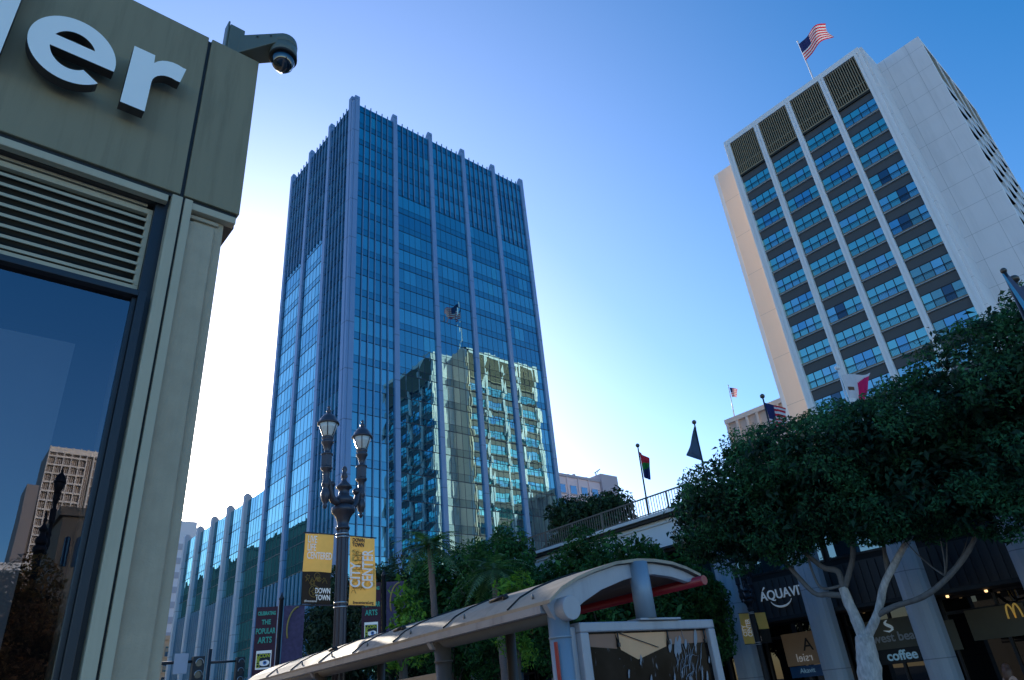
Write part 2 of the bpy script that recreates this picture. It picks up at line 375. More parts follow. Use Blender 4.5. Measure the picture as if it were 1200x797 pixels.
class MB:
    def __init__(s):
        s.v = []; s.f = []; s.m = []; s.sm = []
    def face(s, pts, mi=0, sm=False):
        b = len(s.v); s.v += [tuple(p) for p in pts]; s.f.append(tuple(range(b, b + len(pts)))); s.m.append(mi); s.sm.append(sm)
    def box(s, x0, x1, y0, y1, z0, z1, mi=0):
        if x0 > x1: x0, x1 = x1, x0
        if y0 > y1: y0, y1 = y1, y0
        if z0 > z1: z0, z1 = z1, z0
        b = len(s.v)
        s.v += [(x0, y0, z0), (x1, y0, z0), (x1, y1, z0), (x0, y1, z0), (x0, y0, z1), (x1, y0, z1), (x1, y1, z1), (x0, y1, z1)]
        for q in ((0, 3, 2, 1), (4, 5, 6, 7), (0, 1, 5, 4), (1, 2, 6, 5), (2, 3, 7, 6), (3, 0, 4, 7)):
            s.f.append(tuple(b + i for i in q)); s.m.append(mi); s.sm.append(False)
    def prism(s, poly, fn, d0, d1, mi=0):
        """poly: 2-D outline; fn(a, b, d) -> point; extruded from d0 to d1"""
        n = len(poly); b = len(s.v)
        s.v += [tuple(fn(p[0], p[1], d0)) for p in poly] + [tuple(fn(p[0], p[1], d1)) for p in poly]
        s.f.append(tuple(b + i for i in range(n))); s.m.append(mi); s.sm.append(False)
        s.f.append(tuple(b + n + i for i in reversed(range(n)))); s.m.append(mi); s.sm.append(False)
        for i in range(n):
            j = (i + 1) % n
            s.f.append((b + i, b + n + i, b + n + j, b + j)); s.m.append(mi); s.sm.append(False)
    def tube(s, pts, radii, n=10, mi=0, cap=True):
        pts = [Vector(p) for p in pts]
        if not isinstance(radii, (list, tuple)): radii = [radii] * len(pts)
        b = len(s.v); up = None
        for i, p in enumerate(pts):
            t = (pts[min(i + 1, len(pts) - 1)] - pts[max(i - 1, 0)]).normalized()
            if up is None:
                up = Vector((0, 0, 1)) if abs(t.z) < .9 else Vector((1, 0, 0))
            a = t.cross(up).normalized(); up = a.cross(t).normalized()
            for k in range(n):
                w = 2 * PI * k / n
                s.v.append(tuple(p + (a * math.cos(w) + up * math.sin(w)) * radii[i]))
        for i in range(len(pts) - 1):
            for k in range(n):
                k2 = (k + 1) % n
                s.f.append((b + i * n + k, b + i * n + k2, b + (i + 1) * n + k2, b + (i + 1) * n + k)); s.m.append(mi); s.sm.append(True)
        if cap:
            s.f.append(tuple(b + k for k in reversed(range(n)))); s.m.append(mi); s.sm.append(False)
            e = b + (len(pts) - 1) * n
            s.f.append(tuple(e + k for k in range(n))); s.m.append(mi); s.sm.append(False)
    def lathe(s, prof, c=(0, 0, 0), n=16, mi=0, flute=0.):
        """prof: list of (r, z)"""
        b = len(s.v)
        for (r, z) in prof:
            for k in range(n):
                w = 2 * PI * k / n
                q = r * (1 - (flute if k % 2 else 0))
                s.v.append((c[0] + q * math.cos(w), c[1] + q * math.sin(w), c[2] + z))
        for i in range(len(prof) - 1):
            for k in range(n):
                k2 = (k + 1) % n
                s.f.append((b + i * n + k, b + i * n + k2, b + (i + 1) * n + k2, b + (i + 1) * n + k)); s.m.append(mi); s.sm.append(not flute)
        s.f.append(tuple(b + k for k in reversed(range(n)))); s.m.append(mi); s.sm.append(False)
        e = b + (len(prof) - 1) * n
        s.f.append(tuple(e + k for k in range(n))); s.m.append(mi); s.sm.append(False)
    def ball(s, c, r, n=12, mi=0, sz=1.):
        pr = [(max(1e-3, r * math.sin(PI * i / n)), -r * sz * math.cos(PI * i / n)) for i in range(n + 1)]
        s.lathe(pr, c, n * 2, mi)
    def grid(s, fn, nu, nv, mi=0, mfn=None, sm=True):
        b = len(s.v)
        for i in range(nu + 1):
            for j in range(nv + 1):
                s.v.append(tuple(fn(i / nu, j / nv)))
        for i in range(nu):
            for j in range(nv):
                a = b + i * (nv + 1) + j
                s.f.append((a, a + nv + 1, a + nv + 2, a + 1)); s.m.append(mfn((i + .5) / nu, (j + .5) / nv) if mfn else mi); s.sm.append(sm)
    def build(s, name, mats, parent=None, label=None, kind=None, bevel=0.):
        if not isinstance(mats, (list, tuple)): mats = [mats]
        me = bpy.data.meshes.new(name)
        o0 = ORG.get(parent.name, Vector((0, 0, 0))) if parent else Vector((0, 0, 0))
        me.from_pydata([(x - o0.x, y - o0.y, z - o0.z) for x, y, z in s.v], [], s.f)
        for m in mats: me.materials.append(m)
        me.polygons.foreach_set('material_index', s.m)
        me.polygons.foreach_set('use_smooth', s.sm)
        me.update()
        o = bpy.data.objects.new(name, me)
        COL.objects.link(o)
        if parent: o.parent = parent
        ORG[o.name] = o0
        if label: o['label'] = label
        if kind: o['kind'] = kind
        if bevel:
            b = o.modifiers.new('bevel', 'BEVEL'); b.width = bevel; b.segments = 2; b.limit_method = 'ANGLE'; b.angle_limit = rad(40)
        return o

def solo(mb, name, mats, label, cat, loc=None, group=None, kind=None, bevel=0.):
    """a thing that is one mesh, with its origin at loc"""
    if loc is not None:
        L = Vector(loc)
        mb.v = [(x - L.x, y - L.y, z - L.z) for x, y, z in mb.v]
    o = mb.build(name, mats, None, bevel=bevel)
    if loc is not None:
        o.location = loc
        ORG[o.name] = Vector(loc)
    return tag(o, label, cat, group, kind)

def copy_tree(root, loc, rz=0., sc=1., label=None, group=None):
    r = root.copy(); COL.objects.link(r)
    r.location = loc; r.rotation_euler = (0, 0, rz); r.scale = (sc, sc, sc)
    if label: r['label'] = label
    if group: r['group'] = group
    for ch in list(root.children):
        c = ch.copy(); COL.objects.link(c); c.parent = r
        for g in ch.children:
            d = g.copy(); COL.objects.link(d); d.parent = c
    return r

def curve_mesh(cu):
    tmp = bpy.data.objects.new('tmp', cu)
    COL.objects.link(tmp)
    bpy.context.view_layer.update()
    dg = bpy.context.evaluated_depsgraph_get()
    me = bpy.data.meshes.new_from_object(tmp.evaluated_get(dg))
    bpy.data.objects.remove(tmp)
    bpy.data.curves.remove(cu)
    return me

def place_mesh(me, name, mats, origin, right, up, parent=None):
    r = Vector(right).normalized(); u = Vector(up).normalized(); n = r.cross(u)
    o0 = ORG.get(parent.name, Vector((0, 0, 0))) if parent else Vector((0, 0, 0))
    mt = Matrix(((r.x, u.x, n.x, origin[0] - o0.x), (r.y, u.y, n.y, origin[1] - o0.y), (r.z, u.z, n.z, origin[2] - o0.z), (0, 0, 0, 1)))
    me.transform(mt)
    me.materials.clear()
    for m in (mats if isinstance(mats, (list, tuple)) else [mats]): me.materials.append(m)
    o = bpy.data.objects.new(name, me); COL.objects.link(o)
    if parent: o.parent = parent
    ORG[o.name] = o0
    return o

def text(name, s, size, mat, origin, right, up, parent=None, ext=.004, bold=0., sx=1., align='CENTER', mirror=False):
    cu = bpy.data.curves.new(name, 'FONT')
    cu.body = s; cu.size = size; cu.extrude = ext; cu.offset = bold; cu.align_x = align; cu.align_y = 'CENTER'; cu.resolution_u = 4
    me = curve_mesh(cu)
    if sx != 1. or mirror:
        me.transform(Matrix.Diagonal((-sx if mirror else sx, 1, 1, 1)))
    me.name = name
    return place_mesh(me, name, mat, origin, right, up, parent)

def outline_mesh(loops, ext):
    cu = bpy.data.curves.new('outline', 'CURVE')
    cu.dimensions = '2D'; cu.fill_mode = 'BOTH'; cu.extrude = ext
    for lp in loops:
        sp = cu.splines.new('POLY')
        sp.points.add(len(lp) - 1)
        for i, p in enumerate(lp): sp.points[i].co = (p[0], p[1], 0, 1)
        sp.use_cyclic_u = True
    return curve_mesh(cu)

# ------------------------------------------------------------------ setting: ground, road, pavements
g = MB(); g.face([(-1500, -1500, -.13), (1500, -1500, -.13), (1500, 1500, -.13), (-1500, 1500, -.13)])
tag(g.build('ground', M['asphalt']), kind='structure')
g = MB(); g.box(-30, 7.6, -60, 60, -.13, 0); tag(g.build('pavement', M['paver']), kind='structure')
g = MB(); g.box(17.2, 120, -60, 72, -.13, 0); tag(g.build('pavement', M['paver']), kind='structure')
for (a, b) in ((7.6, 7.78), (17.02, 17.2)):
    g = MB(); g.box(a, b, -60, 60, -.129, .004); tag(g.build('kerb', M['kerb']), kind='structure')
g = MB()
for i in range(20):
    y = -40 + i * 5; g.face([(12.3, y, -.125), (12.42, y, -.125), (12.42, y + 2.5, -.125), (12.3, y + 2.5, -.125)])
tag(g.build('road_marking', M['paint']), kind='structure')

# ------------------------------------------------------------------ corner building (left foreground)
cb = thing('corner_building', 'olive panelled shop corner with louvre and dark window in left foreground', 'building', (0, 4, 0))
m = MB(); m.box(.795 + .012, 1.18, 4, 4.42, 4.83, 6.42)
m.build('fascia_panel', M['olive'], cb, bevel=.006)
m = MB(); m.box(-6, .795 - .012, 4, 4.42, 4.83, 6.42)
m.build('fascia_panel', M['olive'], cb, bevel=.006)
m = MB(); m.box(-6, 1.165, 4.02, 4.40, 4.80, 6.40); m.box(-6, 1.17, 4.05, 4.75, 6.41, 6.43)
m.box(-6, .9, 4.75, 16, 4.8, 6.38)
m.build('shadow_gap', M['black'], cb)
m = MB(); m.box(-6, .715, 4.0, 4.05, 4.735, 4.79); m.box(.83, 1.16, 3.995, 4.06, 4.735, 4.79)
m.build('drip_trim', M['alu'], cb, bevel=.004)
m = MB(); m.box(-6, 1.17, 4.06, 4.42, 4.74, 4.797)
m.build('soffit', M['bronze'], cb)
# louvre set back in its frame
m = MB(); m.box(-6, .66, 4.10, 4.14, 4.02, 4.10); m.box(-6, .66, 4.10, 4.14, 4.66, 4.70); m.box(.63, .66, 4.10, 4.14, 4.10, 4.66)
lf = m.build('louvre', M['alu'], cb, bevel=.003)
m = MB()
for i in range(8):
    z = 4.112 + i * .069
    m.face([(-6, 4.10, z), (.63, 4.10, z), (.63, 4.145, z + .034), (-6, 4.145, z + .034)])
    m.box(-6, .63, 4.092, 4.10, z - .004, z + .016)
m.build('slat', M['alu'], lf)
m = MB(); m.box(-6, .66, 4.20, 4.22, 4.0, 4.74); m.build('backing', M['black'], lf)
m = MB(); m.box(-6, .62, 4.10, 4.13, 4.715, 4.735); m.build('light_strip', M['alu'], lf)
# mullion post, reveal
m = MB(); m.box(.66, .735, 4.06, 4.16, -.0, 4.74)
m.build('reveal', M['frame_dark'], cb)
m = MB(); m.box(.735, .80, 3.985, 4.14, 0, 4.80); m.box(.815, .865, 3.985, 4.14, 0, 4.80)
m.build('post', M['alu'], cb, bevel=.004)
m = MB(); m.box(.80, .815, 4.01, 4.14, 0, 4.80); m.build('post_joint', M['black'], cb)
m = MB(); m.box(.866, 1.035, 4.02, 4.5, 0, 4.66); m.box(.866, 1.06, 4.03, 4.06, 4.69, 4.72)
m.build('pier', M['stone'], cb, bevel=.006)
m = MB(); m.box(.9, 1.10, 4.05, 4.75, 0, 4.742); m.build('pier', M['stone'], cb, bevel=.006)
m = MB(); m.box(-8, 1.05, 4.75, 18, 0, 4.8); m.build('side_wall', M['stone'], cb)
# window
m = MB(); m.box(.655, .70, 4.0, 4.10, 0, 4.015); m.box(-6, .655, 4.0, 4.10, 3.975, 4.015); m.box(.63, .655, 4.03, 4.09, 0, 3.975)
w = m.build('window', M['frame_dark'], cb, bevel=.003)
m = MB(); m.face([(-6, 4.05, 0), (.63, 4.05, 0), (.63, 4.05, 3.975), (-6, 4.05, 3.975)])
m.build('pane', M['wclear'], w)
m = MB(); m.box(-6, .7, 4.72, 4.745, 0, 4.0); m.box(-6, .7, 4.11, 4.72, 3.98, 4.0); m.build('interior_wall', M['int_dark'], cb)
m = MB(); m.box(-1.4, .43, 4.30, 4.31, 0, 3.72); m.build('interior_blind', M['int_panel'], cb)

# sign letters standing off the fascia
FY = 3.86
def letter(name, loops, label):
    me = outline_mesh(loops, .038)
    o = place_mesh(me, name, [M['letter'], M['letter_side']], (0, FY + .038, 0), (1, 0, 0), (0, 0, 1))
    for p in o.data.polygons:
        p.material_index = 0 if p.normal.y < -.9 else 1
    return tag(o, label, 'sign letter', 'raised letters on the olive fascia')
def E(a, rx, rz, cx=-.010, cz=5.543):
    return (cx + rx * math.cos(a), cz + rz * math.sin(a))
OX, OZ, IX, IZ = .242, .276, .125, .168
bt, bb = 5.617, 5.507
outer = []
a0 = math.asin((bb - 5.543) / OZ); a1 = 2 * PI - rad(44)
for i in range(49): outer.append(E(a0 + (a1 - a0) * i / 48, OX, OZ))
ai = math.asin((bb - 5.543) / IZ)
b0 = 2 * PI - rad(50); b1 = PI - ai
for i in range(25): outer.append(E(b0 + (b1 - b0) * i / 24, IX, IZ))
ah = math.asin((bt - 5.543) / IZ)
hole = [E(ah + (PI - 2 * ah) * i / 24, IX, IZ - .012) for i in range(25)]
letter('sign_letter', [outer, hole], 'white raised letter e, middle of three on the olive fascia')
rl = [(.305, 5.28), (.452, 5.28), (.452, 5.55)]
for i in range(9):
    a = PI - (PI * .60) * i / 8
    rl.append((.560 + .108 * math.cos(a), 5.563 + .115 * math.sin(a)))
rl += [(.622, 5.672), (.645, 5.822)]
for i in range(7):
    a = PI * .40 + (PI * .45) * i / 6
    rl.append((.575 + .15 * math.cos(a), 5.670 + .160 * math.sin(a)))
rl += [(.442, 5.745), (.438, 5.82), (.305, 5.82)]
letter('sign_letter', [rl], 'white raised letter r, nearest the corner of the fascia')
letter('sign_letter', [[(-.49, 5.27), (-.338, 5.27), (-.338, 6.10), (-.49, 6.10)]], 'white tall raised letter cut off by the left edge of the photo')
m = MB()
for x, z in ((-.12, 5.4), (.12, 5.72), (.38, 5.4), (.38, 5.75), (-.42, 5.5)): m.tube([(x, FY + .076, z), (x, 4.0, z)], .008, 6)
m.build('letter_stud', M['bolt'], cb)

# security camera
sc = thing('security_camera', 'grey dome security camera on an arm at the roof corner', 'camera', (1.0, 4.1, 6.42))
m = MB(); m.box(.93, 1.05, 4.04, 4.16, 6.43, 6.75); m.box(.915, .93, 4.05, 4.15, 6.435, 6.79)
m.build('mount_box', M['cam_grey'], sc, bevel=.008)
m = MB()
A = Vector((1.03, 4.10, 0)); B = Vector((1.335, 3.90, 0)); dd = (B - A).normalized(); pp = Vector((-dd.y, dd.x, 0))
pr = []
for i in range(13):
    t = i / 12
    c = A + (B - A) * t; hw = .06 + .045 * t
    pr.append((c, hw, 6.76, 6.53 + .12 * t))
prev = None
b0 = len(m.v)
for c, hw, zt, zb in pr:
    m.v += [tuple(c + pp * hw + Vector((0, 0, zb))), tuple(c - pp * hw + Vector((0, 0, zb))), tuple(c - pp * hw * .9 + Vector((0, 0, zt))), tuple(c + pp * hw * .9 + Vector((0, 0, zt)))]
for i in range(12):
    for k in range(4):
        a, b2 = b0 + i * 4 + k, b0 + i * 4 + (k + 1) % 4
        m.f.append((a, b2, b2 + 4, a + 4)); m.m.append(0); m.sm.append(False)
m.f.append((b0 + 3, b0 + 2, b0 + 1, b0)); m.m.append(0); m.sm.append(False)
m.lathe([(.105, 6.67), (.107, 6.70), (.10, 6.75), (.075, 6.772), (.02, 6.78)], (B.x, B.y, 0), 24)
m.build('arm', M['cam_grey'], sc, bevel=.006)
m = MB(); m.lathe([(.096, 6.56), (.108, 6.565), (.110, 6.60), (.104, 6.67)], (B.x, B.y, 0), 28); m.build('housing', M['cam_grey'], sc)
m = MB(); m.lathe([(.002, 6.425), (.03, 6.43), (.06, 6.448), (.082, 6.475), (.093, 6.51), (.096, 6.562)], (B.x, B.y, 0), 28); m.build('dome', M['cam_dome'], sc)
m = MB(); m.lathe([(.100, 6.548), (.1125, 6.552), (.1125, 6.566), (.100, 6.57)], (B.x, B.y, 0), 28); m.build('ring', M['black'], sc)
m = MB()
for t in (.45, .75):
    c = A + (B - A) * t - pp * (.06 + .045 * t) * .97; m.tube([c + Vector((0, 0, 6.72)), c - pp * .012 + Vector((0, 0, 6.72))], .008, 6)
m.build('screw', M['bolt'], sc)

for ch in sc.children:
    if ch.name.split('.')[0] != 'mount_box': ch.location.z = -.085
# ------------------------------------------------------------------ glass tower
FL = 3.7; Z0 = 48.73
floors = [Z0 + FL * k for k in range(-13, 13)]
TOP = 94.6
def TRm(u, d, z): return (u, 75.85 - d, z)
def TLm(u, d, z): return (38.70 - d, u, z)
tw = thing('glass_tower', 'tall blue glass office tower with pale vertical fins above the street trees', 'tower', (38.7, 75.85, 0))
def mbox(m, F, u0, u1, d0, d1, z0, z1, mi=0):
    a = F(u0, d0, z0); b = F(u1, d1, z1); m.box(a[0], b[0], a[1], b[1], a[2], b[2], mi)
def tower_bay(F, u0, u1, fins, louv_z, base_z, parent, ztop=TOP, seed=0, n=6):
    rr = random.Random(seed)
    m = MB(); zs = [z for z in floors if z < ztop - 1] + [ztop]
    zs = [0.] + [z for z in zs if z > 0]
    for a, b in zip(zs, zs[1:]):
        sp = min(b, a + 1.15)
        run = rr.random(); k0 = rr.randrange(n); k1 = k0 + rr.randrange(1, 4); lit = rr.random() < .3
        basek = 1 if (rr.random() < .28) else (2 if rr.random() < .25 else 0)
        for i in range(n):
            x0 = u0 + (u1 - u0) * i / n; x1 = u0 + (u1 - u0) * (i + 1) / n
            t = [rr.uniform(-.004, .004) for _ in range(4)]
            k = basek
            if run < .6 and k0 <= i < k1: k = 4 if (lit and rr.random() < .35) else 1
            m.face([F(x0, t[0], sp), F(x1, t[1], sp), F(x1, t[2], b), F(x0, t[3], b)], k)
            m.face([F(x0, t[1], a), F(x1, t[2], a), F(x1, t[3], sp), F(x0, t[0], sp)], 3)
    bay = m.build('glass_bay', TG, parent)
    m = MB()
    for z in zs[1:-1]:
        mbox(m, F, u0, u1, .01, .05, z - .04, z + .04)
        mbox(m, F, u0, u1, .01, .03, z + 1.13, z + 1.16)
    for i in range(1, n):
        x = u0 + (u1 - u0) * i / n; mbox(m, F, x - .018, x + .018, .012, .03, 0, ztop)
    m.build('glazing_bar', M['tdark'], bay)
    m = MB(); mlow = MB(); k = fins
    for i in range(k):
        x = u0 + (u1 - u0) * (i + 1) / (k + 1)
        if louv_z is None: mbox(m, F, x - .065, x + .065, .06, .24, 0, ztop + .4)
        else:
            if louv_z < ztop: mbox(m, F, x - .065, x + .065, .06, .24, louv_z, ztop + .4)
            if base_z: mbox(mlow, F, x - .07, x + .07, .06, .26, 0, base_z)
    if m.v: m.build('mullion', M['tmul'], bay)
    if mlow.v: mlow.build('mullion', M['tmul'], bay)
def tower_fin(F, u, w, parent, ztip=96.45, d0=-1.3, d1=.32, zr=TOP, mk='tfin'):
    m = MB()
    prof = [(d1, 0), (d1, ztip - .25), (d1 - .12, ztip - .05), (d1 - .3, ztip)]
    for i in range(1, 7):
        a = i / 6; prof.append((d1 - .3 - (d1 - .3 - d0) * a, ztip - (ztip - zr + .2) * (1 - math.cos(a * PI / 2))))
    prof += [(d0, 0)]
    m.prism(prof, lambda a, b, d: F(u + d, a, b), -w / 2, w / 2)
    m.build('fin', M[mk], parent)
fx = [39.26, 46.7, 54.17, 61.65, 69.1, 76.5]
fy = [76.65, 84.3, 92.3, 100.2]
for x in fx: tower_fin(TRm, x, .78, tw)
for y in fy: tower_fin(TLm, y, .86, tw)
for i in range(5): tower_bay(TRm, fx[i] + .39, fx[i + 1] - .39, 5, None if i == 0 else 78.4, 0, tw, seed=i + 3)
for i in range(3): tower_bay(TLm, fy[i] + .43, fy[i + 1] - .43, 5, None if i == 0 else 71.6, 19., tw, seed=i + 20)
m = MB(); m.box(38.72, 38.86, 75.87, 76.2, 0, 94.5); m.box(38.9, 76.7, 76.1, 100.3, 0, 94.3); m.box(76.7, 76.88, 76.0, 100.3, 0, 94.3)
m.build('core_wall', M['tcore'], tw)
m = MB(); m.box(38.45, 38.85, 75.60, 76.21, 0, 94.9); m.build('corner_post', M['tfin'], tw)
m = MB(); m.box(38.74, 76.85, 75.88, 75.98, 94.45, 94.66); m.box(38.72, 38.84, 76.0, 100.3, 94.45, 94.66)
m.build('roof_edge', M['tmul'], tw)

# lower annex beyond the tower, same finned language
an = thing('finned_annex', 'lower finned office block left of the tower under the sun', 'office block', (38.7, 101, 0))
ay = [100.9, 108.1, 115.5, 123.0, 130.3, 137.4]
for y in ay[1:]: tower_fin(TLm, y, 1.0, an, 35.1, -1.2, .5, 33.9, 'afin')
for i in range(5): tower_bay(TLm, ay[i] + .5, ay[i + 1] - .5, 6, 99., 20. if i != 0 else 8., an, ztop=33.9, seed=40 + i)
m = MB(); m.box(38.9, 62, 100.6, 137.7, 0, 33.6); m.build('core_wall', M['tcore'], an)

# ------------------------------------------------------------------ hotel
ho = thing('hotel_tower', 'white slab hotel tower with finned window bays behind the dark ficus', 'hotel', (81.5, 24, 0))
HT = 76.3; RP = 3.58; SILL = 65.5
m = MB(); m.box(86.8, 87.4, 7.45, 13.25, 0, HT); m.box(87.4, 108.6, 9.15, 13.25, 0, HT - .02); m.build('wall', M['hwhite'], ho, label='lavender white flat wall right of the bays')
m = MB(); m.box(86.8, 87.9, 35.0, 40.65, 0, HT); m.build('wall', M['hwarm_lit'], ho, label='flat wall left of the bays, warm bounce light put in its colour')
m = MB(); m.box(87.9, 108.9, 13.25, 39.6, 0, HT - .6); m.box(82.4, 87.9, 13.3, 34.9, 0, HT - .6); m.box(87.1, 108.7, 13.4, 40.3, HT - .6, HT - .2)
m.box(88.1, 108.5, 9.2, 39.9, 0, HT - .3)
m.build('core_wall', M['hback'], ho)
m = MB(); m.box(81.9, 86.9, 13.0, 13.32, 0, HT); m.box(81.9, 86.9, 34.98, 35.3, 0, HT); m.build('return_wall', M['hwhite'], ho)

def hotel_facade(F, us, rows, detailed, span, parent, finw=.72, dep=.5, zb=8., flush=False):
    panes = [M['hdarkrecess']] * 5 if flush else HG
    m = MB()
    for i, u in enumerate(us):
        e = i in (0, len(us) - 1); w = finw * (1.2 if e else 1.)
        mbox(m, F, u - w / 2, u - w * .1, 0, -dep - .1, zb, HT - .9); mbox(m, F, u + w * .1, u + w / 2, 0, -dep - .1, zb, HT - .9)
        mbox(m, F, u - w * .1, u + w * .1, -.09, -dep - .1, zb, HT - .9)
        f = m.build('fin', M['hfin'], parent); m = MB()
    mbox(m, F, us[0] - finw * .6, us[-1] + finw * .6, 0, -dep - .2, HT - .9, HT)
    m.build('cornice', M['hfin'], parent)
    for b, (ua, ub) in enumerate(zip(us, us[1:])):
        u0 = ua + finw / 2 + .01; u1 = ub - finw / 2 - .01
        # louvred plant floor
        m = MB(); mbox(m, F, u0, u1, -dep, -dep - .1, 69.1, HT - .9, 1)
        n = 15
        for i in range(n):
            x = u0 + (u1 - u0) * (i + .5) / n; mbox(m, F, x - .05, x + .05, -.10, -.3, 69.25, HT - 1.0, 0)
        mbox(m, F, u0, u1, -.2, -.4, 70.6, 70.72, 0); mbox(m, F, u0, u1, -.2, -.55, 68.75, 69.2, 1); mbox(m, F, u0, u1, -.16, -.3, 69.05, 69.25, 0)
        m.build('louvre', [M['hlouv'], M['hback']], parent)
        sp = MB(); wins = MB(); allp = MB()
        for r in range(rows):
            z = SILL - RP * r
            zt = z + 2.2
            nxt = z + RP - .2 if r else 68.75
            mbox(sp, F, u0, u1, -.04 if flush else -dep + .06, -.07 if flush else -dep - .1, zt, nxt)
            if flush: mbox(wins, F, u0, u1, -.075, -dep - .1, zt, nxt); mbox(wins, F, u0, u1, -.075, -dep - .05, z - .19, z + .19)  # dark boxes put soffit shade into the recess colour
            rr = random.Random(r * 31 + b * 7)
            fr = MB() if detailed else wins
            pn = MB() if detailed else allp
            du = u1 - u0
            cuts = [0, .22, .48, .74, 1.] if (r + b) % 2 else [0, .26, .5, .76, 1.]
            # frame bars
            for c in cuts:
                x = u0 + du * c; mbox(fr, F, max(u0, x - .045), min(u1, x + .045), -dep + .03, -dep - .06, z + .12, zt)
            mbox(fr, F, u0, u1, -dep + .028, -dep - .05, zt - .08, zt - .001); mbox(fr, F, u0, u1, -dep + .028, -dep - .05, z + .12, z + .2)
            mbox(fr, F, u0, u1, -dep + .026, -dep - .05, z + 1.02, z + 1.09)
            mode = rr.random()
            for i in range(4):
                x0 = u0 + du * cuts[i]; x1 = u0 + du * cuts[i + 1]
                k = 0 if mode < .5 else rr.choice([0, 0, 1, 1, 3])
                if mode > .8: k = rr.choice([1, 2, 1, 0])
                if b == 0 and r > 4 and detailed and i > 0 and rr.random() < .6: k = 2
                if mode > .55 and i == 1 + (r % 2) and rr.random() < .4: k = 4
                if mode > .35 and mode < .5 and i in (1, 2): k = 3
                for (za, zc) in ((z + .2, z + 1.03), (z + 1.08, zt - .07)):
                    kk = k if k == 4 or rr.random() < .8 else rr.choice([0, 1])
                    t = [rr.uniform(-.004, .004) for _ in range(4)]
                    pn.face([F(x0, -dep + t[0], za), F(x1, -dep + t[1], za), F(x1, -dep + t[2], zc), F(x0, -dep + t[3], zc)], kk)
            ld = sp if not detailed else MB()
            spd = sp; 
            if detailed: sp = MB()
            if detailed:
                wn = fr.build('window', M['hframe'], parent); pn.build('pane', HG, wn); spd.build('spandrel', span, wn)
                mbox(ld, F, u0, u1, -.24, -dep - .05, z - .07, z + .115, 0); mbox(ld, F, u0, u1, -.20, -dep - .05, z - .14, z - .07, 1)
                ld.build('ledge', [M['hledge'], M['hlip']], wn)
                ra = MB(); mbox(ra, F, u0, u1, -.28, -.32, z + 1.0, z + 1.04)
                for i in range(int(du / .16)):
                    x = u0 + .08 + .16 * i; mbox(ra, F, x - .009, x + .009, -.29, -.305, z + .115, z + 1.0)
                ra.build('railing', M['hrail'], wn)
            else:
                mbox(sp, F, u0, u1, -.035 if flush else -.2, -.07 if flush else -dep - .05, z - .2, z + (.2 if flush else .115))
        if not detailed:
            wn = wins.build('window_column', M['hdarkrecess'] if flush else M['hframe'], parent); sp.build('spandrel', span, wn); allp.build('pane', panes, wn)
FUS = [13.75, 19.05, 24.3, 29.6, 34.65]
hotel_facade(lambda u, d, z: (81.5 - d, u, z), FUS, 16, True, M['hspan'], ho)
YU = [87.2 + 5.33 * i for i in range(5)]
hotel_facade(lambda u, d, z: (u, 40.65 + d, z), YU, 16, False, M['hspan_sun'], ho)
hotel_facade(lambda u, d, z: (u, 7.40 - d, z), YU, 16, False, M['hspan_l'], ho, finw=.6, dep=1.4, flush=True)

wg = thing('hotel_wing', 'low pinkish hotel wing with vertical ribs left of the warm lit wall', 'building', (103, 50, 0))
m = MB(); m.box(103.3, 126, 40.75, 58.9, 0, 41.6); m.build('wall', M['wing_d'], wg)
m = MB()
for i in range(10):
    y = 41.2 + i * 1.95; m.box(102.75, 103.29, y - .22, y + .22, 0, 41.3)
m.build('rib', M['wing'], wg)
m = MB(); m.box(102.7, 126, 40.76, 59.1, 41.3, 42.1); m.build('roof_band', M['wing'], wg)

# ------------------------------------------------------------------ arcade building with terrace
ar = thing('arcade_building', 'dark colonnaded shop building with raised terrace at right', 'building', (25, 12, 0))
cys = [-.9, 2.45, 5.85, 9.25, 12.62, 16.0, 19.4, 22.8, 26.2, 29.6, 33.0, 36.4]
for y in cys:
    m = MB()
    prof = [(24.72, y - .16), (24.72, y + .16), (24.80, y + .34), (24.95, y + .42), (25.35, y + .42), (25.35, y - .42), (24.95, y - .42), (24.80, y - .34)]
    m.prism(prof, lambda a, b, d: (a, b, d), 0, 7.05)
    m.box(24.70, 24.719, y - .045, y + .045, 0, 7.0)
    m.build('column', M['col'], ar, bevel=.01)
m = MB(); m.box(24.85, 25.3, -6, 42, 7.06, 8.2); m.build('parapet', M['parapet'], ar)
m = MB(); m.box(24.5, 25.4, -6, 42, 8.33, 8.47); m.box(24.78, 25.3, -6, 42, 8.0, 8.06); m.build('cornice', M['cornice'], ar, bevel=.01)
m = MB(); m.box(24.62, 25.4, -6, 42, 8.2, 8.33); m.box(25.3, 27.5, -6, 42, 6.9, 7.06); m.box(25.36, 26.6, -6, 42, 3.5, 3.62); m.build('soffit', M['soffit'], ar)  # first box: dark strip put in as the cornice's shadow line
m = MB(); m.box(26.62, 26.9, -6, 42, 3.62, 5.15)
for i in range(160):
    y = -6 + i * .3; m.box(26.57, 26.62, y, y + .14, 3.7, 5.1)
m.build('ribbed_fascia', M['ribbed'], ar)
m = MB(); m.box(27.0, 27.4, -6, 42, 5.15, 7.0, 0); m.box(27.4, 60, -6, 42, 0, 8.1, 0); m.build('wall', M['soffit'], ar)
m = MB(); m.box(25.3, 80.5, -6, 42, 8.1, 8.3); m.build('terrace', M['deck'], ar)
